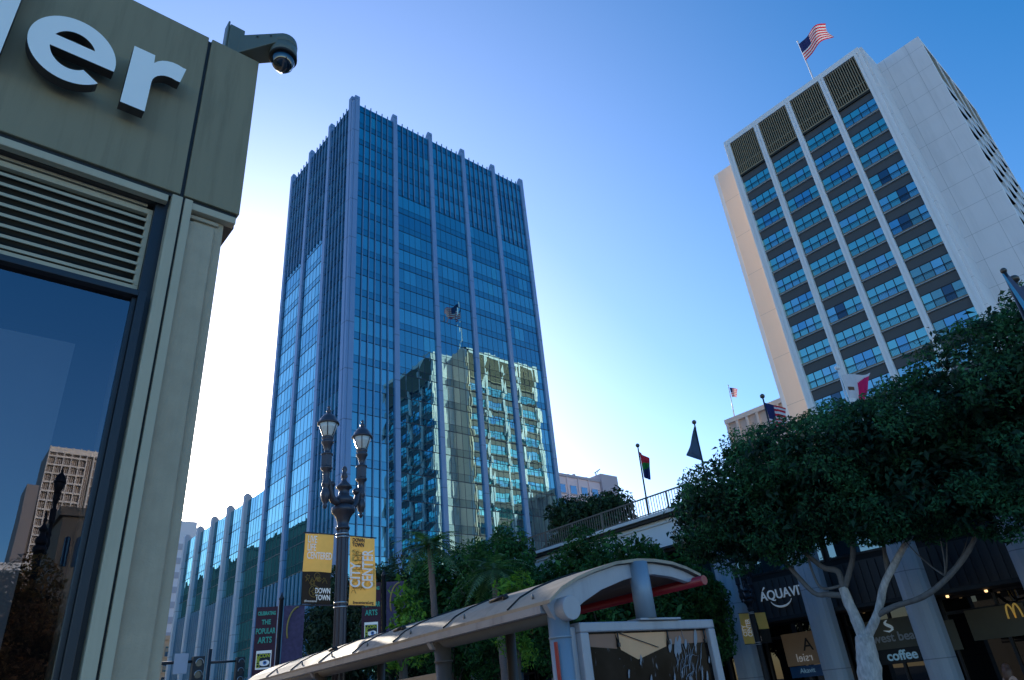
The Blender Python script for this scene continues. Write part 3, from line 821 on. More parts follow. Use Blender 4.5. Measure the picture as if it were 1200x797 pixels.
for k in range(10):
    y0 = cys[0] + k * 3.4 + .1; y1 = y0 + 3.2
    m = MB(); m.box(26.95, 26.985, y0, y1, 5.4, 5.48); m.box(26.95, 26.985, y0, y1, 6.75, 6.83)
    for i in range(4):
        y = y0 + (y1 - y0) * i / 3.; m.box(26.95, 26.986, y - .03, y + .03, 5.48, 6.75)
    w = m.build('window', M['hframe'], ar)
    m = MB(); m.face([(26.98, y0, 5.45), (26.98, y1, 5.45), (26.98, y1, 6.8), (26.98, y0, 6.8)]); m.build('pane', M['upglass'], w)
    m = MB()
    m.box(26.70, 26.79, y0, y1, 2.95, 3.05); m.box(26.70, 26.79, y0, y1, 3.42, 3.5); m.box(26.70, 26.79, y0, y1, 0, .2)
    for i in range(3):
        y = y0 + (y1 - y0) * i / 2.; m.box(26.70, 26.792, y - .04, y + .04, .2, 3.5)
    w = m.build('shopfront', M['hframe'], ar)
    m = MB(); m.face([(26.78, y0, .1), (26.78, y1, .1), (26.78, y1, 3.45), (26.78, y0, 3.45)]); m.build('pane', M['shopglass'], w)
m = MB()
m.box(24.9, 24.95, -6, 42, 9.33, 9.39); m.box(24.9, 24.94, -6, 42, 8.6, 8.64)
for i in range(321):
    y = -6 + i * .15; m.box(24.915, 24.935, y - .012, y + .012, 8.47, 9.33)
for i in range(25):
    y = -6 + i * 2.; m.box(24.89, 24.95, y - .03, y + .03, 8.47, 9.36)
m.build('railing', M['rail'], ar)

# things on and behind the shopfronts
def arc_sign(name, pts, mat, label, cat):
    pass
sg = thing('restaurant_sign', 'pale AQUAVIT lettering with swoosh on the dark ribbed fascia', 'sign', (26.5, 14.7, 4.4))
text('lettering', 'AQUAVIT', .50, M['sign_w'], (26.50, 14.62, 4.52), (0, -1, 0), (0, 0, 1), sg, .02, .004, sx=.92)
m = MB(); pts = []
for i in range(17):
    a = rad(200 + 140 * i / 16); pts.append((26.5, 14.75 - .48 * math.cos(a), 4.42 + .36 * math.sin(a)))
m.tube(pts, [.008 + .03 * math.sin(PI * i / 16) for i in range(17)], 8)
m.build('swoosh', M['sign_w'], sg)
m = MB(); m.tube([(26.5, 15.46, 4.74), (26.5, 15.34, 4.86)], [.012, .035], 6); m.build('accent', M['sign_w'], sg)

cs = thing('coffee_sign', 'pale west bean coffee lettering with steam curl on the shop glass', 'sign', (26.6, 11.1, 2.4))
text('lettering', 'west bean', .40, M['sign_grey'], (26.64, 10.95, 2.50), (0, -1, 0), (0, 0, 1), cs, .006, .008)
text('lettering', 'coffee', .42, M['sign_c'], (26.64, 10.95, 1.92), (0, -1, 0), (0, 0, 1), cs, .01, .010)
m = MB(); pts = []
for i in range(15):
    t = i / 14; pts.append((26.64, 11.08 - .10 * math.sin(t * 2 * PI), 2.70 + .36 * t))
m.tube(pts, [.012 + .045 * math.sin(PI * i / 14) for i in range(15)], 6); m.tube([(26.64, 11.3, 2.74), (26.64, 11.12, 2.69), (26.64, 10.95, 2.74)], [.01, .035, .01], 6)
m.build('steam_curl', M['sign_w'], cs)
m = MB(); m.box(26.655, 26.665, 10.35, 11.85, 1.68, 2.15); m.build('dark_panel', M['black'], cs)
tp = thing('window_blind', 'tan lit blind with letters behind the glass, left of the coffee sign', 'blind', (26.7, 14, 1.8))
m = MB(); m.box(26.672, 26.69, 12.86, 15.25, 1.95, 3.08); m.build('sheet', M['poster_tan'], tp)
text('lettering', 'A', .62, M['ink_k'], (26.665, 14.25, 2.62), (0, -1, 0), (0, 0, 1), tp, .003, .004)
text('lettering', 'IE', .48, M['ink_k'], (26.665, 13.1, 2.5), (0, -1, 0), (0, 0, 1), tp, .003, .004)
text('lettering', 'rsiel', .40, M['ink_w'], (26.665, 14.5, 2.2), (0, -1, 0), (0, 0, 1), tp, .003, .002, mirror=True)
m = MB(); m.box(26.655, 26.688, 13.6, 15.2, 1.55, 1.93); m.build('blue_panel', M['poster_blue'], tp)
text('lettering', 'Akavit', .24, M['sign_c'], (26.64, 14.5, 1.76), (0, -1, 0), (0, 0, 1), tp, .003)
wb = MB()
wb.box(26.675, 26.69, 10.2, 11.9, 2.15, 3.1)
solo(wb, 'window_blind', M['poster_pale'], 'dull olive blind behind the coffee lettering', 'blind', (26.68, 11.05, 2.15))
wb = MB(); wb.box(26.675, 26.69, 6.9, 8.6, 2.1, 3.0)
solo(wb, 'window_blind', M['poster_pale'], 'dull olive blind behind the golden M at far right', 'blind', (26.68, 7.7, 2.1))
wb = MB(); wb.box(26.675, 26.69, 9.0, 9.75, 1.9, 2.8)
solo(wb, 'window_blind', M['poster_pale'], 'narrow olive blind right of the third column', 'blind', (26.68, 9.4, 1.9))
mo = MB()  # reflected golden arches, modelled as glowing tubes on the glass
for c_ in (7.31, 7.11):
    mo.tube([(26.64, c_ + .10 * math.cos(a), 2.60 + .40 * math.sin(a)) for a in [PI * k / 14 for k in range(15)]], .028, 6)
solo(mo, 'restaurant_sign', M['mirrored_gold'], 'golden M reflection built as a glowing shape in the far right shop window', 'sign', (26.64, 7.2, 2.6))
for i, (y, z) in enumerate(((8.75, 3.3), (7.6, 3.28), (12.1, 3.3))):
    m = MB(); m.lathe([(.035, z - .02), (.045, z), (.045, z + .05)], (26.2, y, .15), 10)
    solo(m, 'downlight', M['warm'], ('small warm downlight right of the third column', 'small warm downlight above the golden M', 'small warm downlight above the tree trunk')[i], 'light', (26.2, y, z), 'warm downlights under the arcade')

# ------------------------------------------------------------------ flags
def flag_sheet(F, hoist, fly, mfn, mats, parent, nu=26, nv=26):
    m = MB(); m.grid(F, nu, nv, mfn=mfn)
    return m.build('flag', mats, parent)
def us_mat(u, v):
    # u along the fly 0..1, v down the hoist 0..1
    if u < .4 and v < 7 / 13.: return 2
    return 0 if int(v * 13) % 2 == 0 else 1
US = [M['fl_red'], M['fl_white'], M['fl_blue']]
def pole(name, base, top, r, mat, label, parent_cat='flagpole', ball=.12, group=None):
    t = thing(name, label, parent_cat, base, group)
    m = MB(); m.tube([base, top], [r, r * .6], 10); m.build('pole', mat, t)
    m = MB(); m.ball((top[0], top[1], top[2] + ball * .8), ball, 8); m.build('finial', M['ball'] if mat is not M['pole_w'] else M['pole_w'], t)
    return t
# flying flag on the hotel roof
bx, by, bz = 98.5, 24.0, HT - .2
t = pole('flagpole', (bx, by, bz), (bx, by - .06, 101.3), .17, M['pole_w'], 'white pole with a flying striped flag on the hotel roof', ball=.16)
def fly(u, v):
    q = 5.5 * u
    return (bx - .25 + .8 * math.sin(u * 7 + v * 1.2) * u * .6 - .5 * u, by - .1 - q * (.94 - .06 * math.sin(v * 4)), 100.4 - 4.2 * v * (1 - .12 * u) + 1.2 * u - .4 * math.sin(u * 6.5 + .5) * u - 1.05 * u * u)
flag_sheet(fly, 3, 5, us_mat, US, t, 40, 39)
# hanging flags on the terrace
def hang(px, py, zt, ln, w, sd, waves=3, spread=.5, dirx=0., fall=.25):
    rr = random.Random(sd); ph = rr.random() * 6
    def F(u, v):
        # u across the cloth (0 = at pole), v down the hoist; the free edge sags below
        d = w * u * (spread * (1 - .55 * v) + .12)
        return (px + .22 * math.sin(u * waves * PI + ph) * (.3 + u) * .8 + dirx * d, py - d, zt - ln * v * (1 - fall * u) - ln * .42 * u - .05 * math.sin(v * 8 + ph))
    return F
t = pole('flagpole', (30, 23.1, 8.3), (30, 22.96, 13.85), .06, M['pole_d'], 'thin dark pole with limp red and green flag left of the slate one', group='flagpoles on the terrace')
RB = [M['fl_red'], M['fl_red'], M['fl_green'], M['fl_blue'], M['fl_blue']]
flag_sheet(hang(30, 22.95, 13.6, 1.5, 1.7, 1, 3, .26), 1, 1, lambda u, v: min(4, int((v * .75 + u * .25) * 5)), RB, t)
t = pole('flagpole', (30, 19.15, 8.3), (30, 19.0, 13.85), .06, M['pole_d'], 'dark pole with a slate blue flag pointing left above the trees', group='flagpoles on the terrace')
def slate(u, v):
    w_ = 1.05 * (v / .52 if v < .52 else (1 - v) / .48)
    return (30 + .16 * math.sin(u * 6 + v * 5) * u, 18.98 + w_ * u, 13.62 - 1.85 * v - .22 * u * w_ + .05 * math.sin(u * 9))
flag_sheet(slate, 1, 1, lambda u, v: 0, [M['fl_slate']], t)
t = pole('flagpole', (30, 15.05, 8.3), (30, 14.9, 13.75), .06, M['pole_d'], 'dark pole with a limp striped flag just above the ficus', group='flagpoles on the terrace')
flag_sheet(hang(30, 14.86, 13.45, 1.4, 1.9, 5, 3, .34), 1, 1, us_mat, US, t, 26, 39)
t = pole('flagpole', (30, 11.3, 8.3), (30, 11.05, 13.65), .06, M['pole_w'], 'pale pole with a white and crimson flag against the hotel', group='flagpoles on the terrace')
flag_sheet(hang(30, 11.0, 13.4, 1.2, 1.9, 9, 2.5, .55, fall=.1), 1, 1, lambda u, v: 1 if (u > .5 and v > .16 and u + v > .85) else (2 if (.1 < u < .4 and .5 < v < .6) else 0), [M['fl_white'], M['fl_mag'], M['fl_bear']], t)
# small flag on the wing
t = pole('flagpole', (104, 57.7, 42.0), (104, 57.3, 48.3), .11, M['pole_w'], 'pale pole with a tiny striped flag on the pinkish wing roof', ball=.13)
flag_sheet(hang(104, 57.2, 48.0, 1.9, 2.2, 3, 2, .5), 1, 1, us_mat, US, t, 20, 26)
# near poles at the right edge
t = pole('flagpole', (11.2, 1.62, 0), (11.2, 1.42, 6.52), .05, M['pole_d'], 'near dark pole with pale blue furled flag at the right edge', ball=.045)
def furl(u, v):
    a = u * 2 * PI; r = (.05 + .30 * v) * (1 + .22 * math.sin(3 * a))
    return (11.2 + r * math.cos(a) * .6, 1.43 - .28 * v * 1.0 + r * .55 * math.sin(a), 6.50 - 2.2 * v)
flag_sheet(furl, 1, 1, lambda u, v: 0 if (.18 < u < .5) or u > .9 else 1, [M['fl_sky'], M['fl_steel']], t, 36, 20)
t = thing('lamp_standard', 'near dark square post with brown ball finial behind the furled flag', 'post', (13.2, 1.55, 0))
m = MB(); m.prism([(13.11, 1.46), (13.29, 1.46), (13.29, 1.64), (13.11, 1.64)], lambda a, b, d: (a, b, d), 0, 7.02); m.build('post', M['fl_steel'], t, bevel=.01)
m = MB(); m.ball((13.2, 1.60, 7.22), .085, 10, sz=.85); m.lathe([(.03, 7.02), (.03, 7.16)], (13.2, 1.6, 0), 8); m.build('finial', M['ball'], t)

# ------------------------------------------------------------------ twin-lantern lamp post
LX, LY = 6.4, 12.45
lp = thing('street_lamp', 'ornate twin lantern iron lamp post with gold and black banners by the shelter', 'street lamp', (LX, LY, 0))
m = MB()
m.lathe([(.34, 0), (.34, .25), (.28, .3), (.26, .75), (.3, .8), (.24, .9), (.15, 1.05), (.125, 1.2)], (LX, LY, 0), 16)
m.lathe([(.125, 1.2), (.112, 4.95)], (LX, LY, 0), 24, flute=.1)
m.lathe([(.13, 4.95), (.14, 4.99), (.115, 5.02), (.12, 5.10), (.15, 5.2), (.19, 5.26), (.225, 5.29), (.235, 5.33), (.235, 5.39), (.2, 5.41), (.17, 5.44)], (LX, LY, 0), 20)
m.build('post', M['iron'], lp)
m = MB()
m.lathe([(.16, 5.44), (.2, 5.48), (.215, 5.54), (.18, 5.6), (.11, 5.64), (.10, 5.74), (.125, 5.78), (.165, 5.80), (.15, 5.84), (.09, 5.9), (.05, 5.95), (.045, 6.0), (.068, 6.03), (.06, 6.08), (.035, 6.13), (.055, 6.18), (.05, 6.22), (.025, 6.255), (.004, 6.27)], (LX, LY, 0), 16)
m.build('finial', M['iron'], lp)
ad = Vector((1.0, .38, 0)).normalized()
for sgn in (-1, 1):
    c = Vector((LX, LY, 0)) + ad * .53 * sgn
    m = MB(); pts = []
    for (r, z) in ((.12, 5.52), (.2, 5.46), (.30, 5.48), (.37, 5.58), (.42, 5.74), (.47, 5.86), (.53, 5.9)):
        p = Vector((LX, LY, z)) + ad * r * sgn; pts.append(p)
    m.tube(pts, [.075, .075, .072, .066, .06, .055, .05], 10)
    m.ball(tuple(Vector((LX, LY, 5.80)) + ad * .36 * sgn), .07, 6)
    arm = m.build('arm', M['iron'], lp)
    m = MB()
    m.lathe([(.004, 5.27), (.035, 5.30), (.045, 5.34), (.03, 5.37), (.06, 5.42), (.085, 5.50), (.09, 5.58), (.07, 5.64), (.055, 5.70), (.085, 5.74), (.075, 5.80), (.06, 5.86), (.07, 5.95), (.065, 6.03), (.11, 6.07), (.12, 6.11), (.10, 6.13)], (c.x, c.y, 0), 14)
    m.prism([(c.x + .115 * math.cos(a), c.y + .115 * math.sin(a)) for a in [PI / 3 * i for i in range(6)]], lambda a, b, d: (a, b, d), 6.13, 6.36)
    m.lathe([(.115, 6.36), (.12, 6.39), (.06, 6.42), (.055, 6.46), (.085, 6.56), (.12, 6.62), (.13, 6.655), (.10, 6.68), (.115, 6.71), (.125, 6.74), (.09, 6.76)], (c.x, c.y, 0), 14)
    m.build('stem', M['iron'], arm)
    lan = MB()
    lan.lathe([(.10, 6.76), (.115, 6.80), (.165, 6.93), (.195, 7.02)], (c.x, c.y, 0), 18)
    ln = lan.build('lantern', M['lampglass'], lp)
    m = MB()
    m.lathe([(.205, 7.02), (.225, 7.03), (.225, 7.06), (.19, 7.10), (.165, 7.16), (.12, 7.22), (.07, 7.26), (.045, 7.28), (.04, 7.31), (.055, 7.33), (.03, 7.36), (.025, 7.40), (.035, 7.42), (.004, 7.46)], (c.x, c.y, 0), 18)
    for i in range(6):
        a = PI / 3 * i
        m.tube([(c.x + .112 * math.cos(a), c.y + .112 * math.sin(a), 6.77), (c.x + .168 * math.cos(a), c.y + .168 * math.sin(a), 6.93), (c.x + .2 * math.cos(a), c.y + .2 * math.sin(a), 7.03)], .010, 6)
    m.lathe([(.06, 6.76), (.05, 6.82), (.075, 6.86), (.03, 6.93), (.012, 7.0)], (c.x, c.y, 0), 10)
    m.build('cap', M['iron'], ln)
def banner(parent, x0, x1, z0, z1, y, mat_top, mat_bot=None, split=None, wave=.03, sd=0):
    m = MB()
    def F(u, v):
        return (x0 + (x1 - x0) * u + .012 * math.sin(v * 5 + sd), y + wave * math.sin(u * 5 + v * 2.5 + sd) * .8, z1 + (z0 - z1) * v)
    m.grid(F, 12, 20, mfn=(lambda u, v: 1 if (split and v > split) else 0))
    return m.build('banner', [mat_top] + ([mat_bot] if mat_bot else []), parent)
RX = (1, 0, 0); UZ = (0, 0, 1)
b1 = banner(lp, 5.62, 6.20, 3.55, 4.83, LY, M['gold'], M['bblack'], .55, sd=1)
for i, s in enumerate(('LIVE', 'LIFE', 'CENTERED')):
    text('lettering', s, .185, M['ink_w'], (5.66, LY - .035, 4.71 - .15 * i), RX, UZ, b1, .002, .003, sx=.56, align='LEFT')
text('lettering', 'DOWN', .13, M['ink_w'], (6.165, LY - .035, 3.78), RX, UZ, b1, .002, .004, sx=.7, align='RIGHT')
text('lettering', 'TOWN', .13, M['ink_w'], (6.165, LY - .035, 3.66), RX, UZ, b1, .002, .004, sx=.7, align='RIGHT')
text('lettering', '#livecentered', .055, M['ink_w'], (5.655, LY - .035, 3.60), RX, UZ, b1, .002, align='LEFT', sx=.8)
def doodles(parent, x0, x1, z0, z1, y, mat, sd, n=12):
    rr = random.Random(sd); m = MB()
    for i in range(n):
        x = rr.uniform(x0 + .05, x1 - .05); z = rr.uniform(z0 + .04, z1 - .04); r = rr.uniform(.022, .06)
        k = rr.randrange(3)
        if k == 0: pts = [(x + r * math.cos(a), y, z + r * math.sin(a)) for a in [2 * PI * j / 14 for j in range(15)]]
        elif k == 1: pts = [(x + (r if j % 2 else r * .45) * math.cos(a), y, z + (r if j % 2 else r * .45) * math.sin(a)) for j, a in enumerate([2 * PI * j / 10 for j in range(11)])]
        else: pts = [(x - r, y, z - r), (x, y, z + r), (x + r, y, z - r), (x + r * .4, y, z), (x - r * .4, y, z)]
        m.tube(pts, .005, 4)
    m.build('doodle', mat, parent)
doodles(b1, 5.63, 6.19, 3.85, 4.10, LY - .035, M['ink_o'], 3, 12)
m = MB(); m.tube([(5.84 + .10 * math.cos(a), LY - .035, 3.77 + .10 * math.sin(a)) for a in [2 * PI * j / 18 for j in range(19)]], .006, 4); m.tube([(5.84 + (.07 if j % 2 else .03) * math.cos(a), LY - .035, 3.77 + (.07 if j % 2 else .03) * math.sin(a)) for j, a in enumerate([2 * PI * j / 10 for j in range(11)])], .009, 4); m.build('doodle', M['ink_o'], b1)
b2 = banner(lp, 6.56, 7.13, 3.53, 4.83, LY, M['gold'], sd=4)
text('lettering', 'CITY', .30, M['ink_w'], (6.685, LY - .035, 3.86), (0, 0, 1), (-1, 0, 0), b2, .002, .006, sx=.72, align='LEFT')
text('lettering', 'CENTER', .335, M['ink_w'], (6.955, LY - .035, 3.84), (0, 0, 1), (-1, 0, 0), b2, .002, .006, sx=.60, align='LEFT')
text('lettering', 'CITY', .30, M['ink_w'], (7.01, LY + .035, 3.86), (0, 0, 1), (1, 0, 0), b2, .002, .006, sx=.72, align='LEFT')
text('lettering', 'CENTER', .335, M['ink_w'], (6.735, LY + .035, 3.84), (0, 0, 1), (1, 0, 0), b2, .002, .006, sx=.60, align='LEFT')
text('lettering', 'DOWN', .10, M['ink_k'], (6.60, LY - .035, 4.76), RX, UZ, b2, .002, .004, sx=.8, align='LEFT')
text('lettering', 'TOWN', .10, M['ink_k'], (6.60, LY - .035, 4.67), RX, UZ, b2, .002, .004, sx=.8, align='LEFT')
text('lettering', 'livecentered.org', .075, M['ink_k'], (6.86, LY - .035, 3.585), RX, UZ, b2, .002, .002, sx=.9)
doodles(b2, 6.58, 7.10, 3.64, 4.62, LY - .028, M['ink_o'], 8, 20)
for z in (4.86, 4.80, 3.56, 3.50):
    pass
m = MB()
for z in (4.80, 4.86, 3.50, 3.58):
    m = MB(); m.lathe([(.128, z - .012), (.131, z), (.128, z + .012)], (LX, LY, 0), 20); m.build('strap', M['strap'], lp)
m = MB(); m.tube([(5.58, LY + .01, 4.845), (7.16, LY + .01, 4.845)], .013, 6); m.tube([(5.6, LY + .01, 3.535), (7.14, LY + .01, 3.535)], .013, 6); m.build('banner_rod', M['iron'], lp)

# the far lamp post in front of the arcade and the one behind the camera mirrored in the shop window
far = copy_tree(lp, (23.5, 14.35, 0), rad(160), .775, 'dark distant lamp post with gold CITY CENTER banner before the AQUAVIT sign')
for ch in far.children:
    for o in [ch] + list(ch.children):
        if o.data and o.data.materials and o.data.materials[0] == M['iron']:
            o.data = o.data.copy(); o.data.materials[0] = M['iron_far']
mir = copy_tree(lp, (2.95, -17.8, 0), rad(100), 1.0, 'lamp post seen only as a dark reflection in the shop window')
mir.scale = (.8, .8, 1.34)
_k = [c for c in mir.children if c.name.split('.')[0] in ('arm', 'lantern')]
_k.sort(key=lambda c: c.name)
for ch in (_k[1], _k[3]):
    for g_ in list(ch.children): bpy.data.objects.remove(g_)
    bpy.data.objects.remove(ch)
for ch in list(mir.children):
    if ch.name.split('.')[0] in ('banner', 'banner_rod', 'strap'):
        for g_ in list(ch.children): bpy.data.objects.remove(g_)
        bpy.data.objects.remove(ch)
    else:
        for o in [ch] + list(ch.children):
            if o.data.materials[0] in (M['iron'], M['lampglass']):
                o.data = o.data.copy(); o.data.materials[0] = M['iron_far']

# ------------------------------------------------------------------ banner posts of the fair
def eye_logo(parent, cx, cz, s, y, right):
    """square emblem: yellow letters round a black and white eye"""
    rx, ry = right
    def q(a, b, d): return (cx + a * rx - d * ry * 0 + d * ry, y + a * ry - d * rx, cz + b)
    m = MB()
    def quad(a0, a1, b0, b1, d, mi): m.face([q(a0, b0, d), q(a1, b0, d), q(a1, b1, d), q(a0, b1, d)], mi)
    quad(-s, s, -s * 1.1, s * 1.25, .02, 0)
    quad(-s * .88, s * .88, -s * .88, s * .88, .024, 1)
    el = [(.12 * s + .68 * s * math.cos(a), -.30 * s + .40 * s * math.sin(a)) for a in [2 * PI * i / 24 for i in range(24)]]
    m.face([q(a, b, .028) for a, b in el], 0)
    el = [(.20 * s + .26 * s * math.cos(a), -.30 * s + .26 * s * math.sin(a)) for a in [2 * PI * i / 20 for i in range(20)]]
    m.face([q(a, b, .032) for a, b in el], 3)
    el = [(.22 * s + .13 * s * math.cos(a), -.28 * s + .13 * s * math.sin(a)) for a in [2 * PI * i / 20 for i in range(20)]]
    m.face([q(a, b, .036) for a, b in el], 1)
    m.face([q(a, b, .036) for a, b in ((-.55 * s, -.1 * s), (.1 * s, .22 * s), (.85 * s, .1 * s), (.3 * s, .06 * s))], 1)
    e = m.build('emblem', [M['ink_w'], M['ink_k'], M['ink_y'], M['ink_b']], parent)
    o = q(-.66 * s, -.05 * s, .034)
    text('lettering', 'COMIC', s * .62, M['ink_y'], o, (0, 0, 1), (-rx, -ry, 0), parent, .002, .004 * s / .2, sx=.85)
    o = q(.12 * s, .58 * s, .034)
    text('lettering', 'CON', s * .66, M['ink_y'], o, (rx, ry, 0), (0, 0, 1), parent, .002, .004 * s / .2, sx=.9)
def fair_post(loc, ang, label, ztop):
    x, y = loc
    t = thing('banner_post', label, 'banner post', (x, y, 0), 'slim posts carrying fair banners')
    rx, ry = math.cos(ang), math.sin(ang)
    m = MB(); m.lathe([(.12, 0), (.1, .3), (.075, .4), (.07, ztop), (.1, ztop + .02), (.05, ztop + .12), (.01, ztop + .25)], (x, y, 0), 12); m.build('post', M['iron_far'], t)
    for sgn in (-1, 1):
        m = MB(); a0 = .10 * sgn; a1 = .78 * sgn
        if a0 > a1: a0, a1 = a1, a0
        m.grid(lambda u, v: (x + (a0 + (a1 - a0) * u) * rx - .02 * math.sin(3 * u + 2 * v) * ry, y + (a0 + (a1 - a0) * u) * ry + .02 * math.sin(3 * u + 2 * v) * rx, ztop - .2 - 2.15 * v), 10, 12)
        b = m.build('banner', [M['maroon'] if sgn < 0 else M['violet']], t, label='dark maroon banner with green words' if sgn < 0 else 'violet banner with a gold curve')
        c = -.44
        if sgn < 0:
            def pt(a, z, d=.05): return (x + a * rx + d * ry, y + a * ry - d * rx, z)
            for i, (s, sz, sxx) in enumerate((('CELEBRATING', .16, .56), ('THE', .21, .75), ('POPULAR', .24, .60), ('ARTS', .26, .72))):
                text('lettering', s, sz, M['ink_g'], pt(c, ztop - .42 - .28 * i), (rx, ry, 0), UZ, b, .002, .006, sx=sxx)
            ex = pt(c, ztop - 1.87, 0)
            eye_logo(b, ex[0], ex[2], .24, ex[1], (rx, ry))
        else:
            m = MB(); pts = []
            for i in range(13):
                a = rad(95 + 110 * i / 12); pts.append((x + (.62 + .38 * math.cos(a)) * rx + .05 * ry, y + (.62 + .38 * math.cos(a)) * ry - .05 * rx, ztop - .95 + .7 * math.sin(a)))
            m.tube(pts, .03, 6); m.build('gold_curve', M['ink_o'], b)
    return t
va = math.atan2(-.27, .61)
fair_post((10.08, 23.95), va, 'left banner post with maroon CELEBRATING THE POPULAR ARTS banner under the sun', 5.48)
fair_post((13.65, 23.2), math.atan2(-.30, .60), 'right banner post partly hidden behind the gold CITY CENTER banner', 6.25)

# ------------------------------------------------------------------ traffic signals
def signal(name, base, pole_top, arm_to, label, sign=True):
    t = thing(name, label, 'traffic signal', base, 'traffic signals at the crossing')
    bx, by, bz = base
    m = MB(); m.tube([(bx, by, 0), (bx, by, pole_top)], [.1, .07], 10); m.tube([(bx, by, arm_to[2]), arm_to], [.055, .04], 8); m.build('mast', M['sig'], t)
    ax, ay, az = arm_to
    m = MB(); m.box(ax - .02, ax + .34, ay - .12, ay + .1, az - .98, az + .14); h = m.build('signal_head', M['sig'], t, bevel=.015)
    for i in range(3):
        m = MB(); z = az - .06 - .34 * i
        m.tube([(ax + .16, ay - .125, z), (ax + .16, ay - .14, z)], .11, 14); m.build('lens', M['sig_lens'], h)
        m = MB(); m.tube([(ax + .16 + .12 * math.cos(a), ay - .2, z + .12 * math.sin(a)) for a in [rad(-10 + 200 * j / 10) for j in range(11)]], .012, 5); m.build('visor', M['strap'], h)
    if sign:
        m = MB(); m.box(ax - .58, ax - .16, ay - .06, ay - .045, az - .35, az + .24); m.build('sign_plate', M['sig_white'], t, bevel=.01)
    return t
signal('traffic_signal', (6.2, 25.3, 0), 4.2, (7.66, 24.85, 3.72), 'black traffic signal on an arm with a pale plate beside the corner building')
signal('traffic_signal', (10.6, 32.2, 0), 4.8, (11.62, 31.9, 4.28), 'smaller black traffic signal further along, left of the shelter roof tip', False)

# ------------------------------------------------------------------ bus shelter
sh = thing('bus_shelter', 'grey arched roof bus shelter with poster case and red tube', 'bus shelter', (5.6, 8, 0))
Y0, Y1 = 4.68, 14.2
arch = [(4.42, 2.395), (4.58, 2.51), (4.78, 2.60), (5.0, 2.672), (5.3, 2.75), (5.6, 2.787), (5.85, 2.79), (6.1, 2.77), (6.3, 2.725), (6.5, 2.655)]
m = MB()
for (a, b) in zip(arch, arch[1:]):
    m.face([(a[0], Y0 - .05, a[1]), (b[0], Y0 - .05, b[1]), (b[0], Y1, b[1]), (a[0], Y1, a[1])], 0, True)
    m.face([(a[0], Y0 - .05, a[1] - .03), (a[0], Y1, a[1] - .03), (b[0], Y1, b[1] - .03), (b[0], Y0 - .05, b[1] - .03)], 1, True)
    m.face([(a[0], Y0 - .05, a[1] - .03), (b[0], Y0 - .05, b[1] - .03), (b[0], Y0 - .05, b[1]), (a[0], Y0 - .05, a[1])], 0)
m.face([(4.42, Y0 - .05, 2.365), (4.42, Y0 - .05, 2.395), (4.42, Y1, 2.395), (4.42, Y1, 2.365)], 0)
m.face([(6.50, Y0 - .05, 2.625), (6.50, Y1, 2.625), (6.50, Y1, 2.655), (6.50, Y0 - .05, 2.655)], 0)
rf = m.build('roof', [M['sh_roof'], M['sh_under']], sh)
m = MB()
for k in range(7):
    y = Y0 + .62 + 1.25 * k
    m = MB(); m.tube([(a[0], y, a[1] + .008) for a in arch], .009, 6); m.build('roof_seam', M['rubber'], rf)
m = MB()
for y in (5.75, 8.1, 10.4):
    m = MB(); m.lathe([(.03, 0), (.035, .03), (.02, .055)], (4.72, y, 2.565), 10); m.tube([(4.70, y, 2.60), (4.72, y + .16, 2.605), (4.75, y + .34, 2.60)], [.018, .012, .02], 6); m.box(4.74, 4.83, y + .02, y + .34, 2.575, 2.60)
    m.tube([(4.76, y + .45, 2.585), (4.80, y + .7, 2.60), (4.95, y + .9, 2.66)], .006, 5)
    m.build('cable_clamp', M['rubber'], rf)
m = MB()
for y in [Y0 + .3 + 1.25 * k for k in range(7)]:
    m = MB(); m.lathe([(.012, 0), (.012, .035), (.004, .05)], (4.50, y, 2.45), 8); m.build('roof_screw', M['bolt'], rf)
# arch ribs at the ends and middle
def arch_rib(y0, y1):
    m = MB()
    top = [(x, z - .035) for x, z in arch]
    low = [(6.34, 2.575), (6.1, 2.625), (5.85, 2.645), (5.65, 2.635), (5.4, 2.58), (5.1, 2.49), (4.85, 2.375), (4.62, 2.22), (4.50, 2.23)]
    m.prism(top + low, lambda a, b, d: (a, d, b), y0, y1)
    m.build('arch_rib', M['sh_metal'], sh, bevel=.005)
arch_rib(Y0, Y0 + .07); arch_rib(6.95, 7.02); arch_rib(10.7, 10.77)
m = MB(); m.tube([(4.60, Y0 - .10, 2.315), (4.60, Y1, 2.315)], .098, 24); m.build('gutter_tube', M['sh_brown'], sh)
m = MB(); m.tube([(4.60, Y0 - .13, 2.315), (4.60, Y0 + .06, 2.315)], .103, 28); m.build('tube_cap', M['sh_metal'], sh, bevel=.006)
for y in (Y0 + .06, 6.85, 10.6): 
    m = MB(); m.tube([(4.58, y, 0), (4.58, y, 2.28)], .098 if y < 5 else .088, 24); m.lathe([(.103, 2.08), (.103, 2.10)], (4.58, y, 0), 24); m.build('post', M['sh_post'] if y < 5 else M['sh_brown'], sh)
m = MB(); m.box(4.470, 4.482, 4.66, 4.70, 0, 2.05); m.build('red_stripe', M['red'], sh)
m = MB(); m.tube([(6.43, Y0 - .14, 2.575), (6.43, Y1, 2.575)], .048, 20); m.build('red_tube', M['red'], sh)
m = MB(); m.tube([(5.62, Y0 - .01, 2.22), (5.62, Y0 - .01, 2.755)], .10, 24); m.build('stub_post', M['sh_post'], sh)
m = MB(); m.box(5.46, 6.02, Y0 - .09, Y0 + .10, 2.203, 2.223); m.build('stub_plate', M['sh_metal'], sh, bevel=.004)
m = MB(); m.box(4.42, 4.50, Y0 + .1, Y1, 2.30, 2.365); m.build('eaves_trim', M['sh_metal'], sh)
m = MB(); m.box(4.55, 4.62, 6.95, 10.5, 1.90, 1.99); m.build('rail', M['sh_roof'], sh, bevel=.01)
m = MB(); 
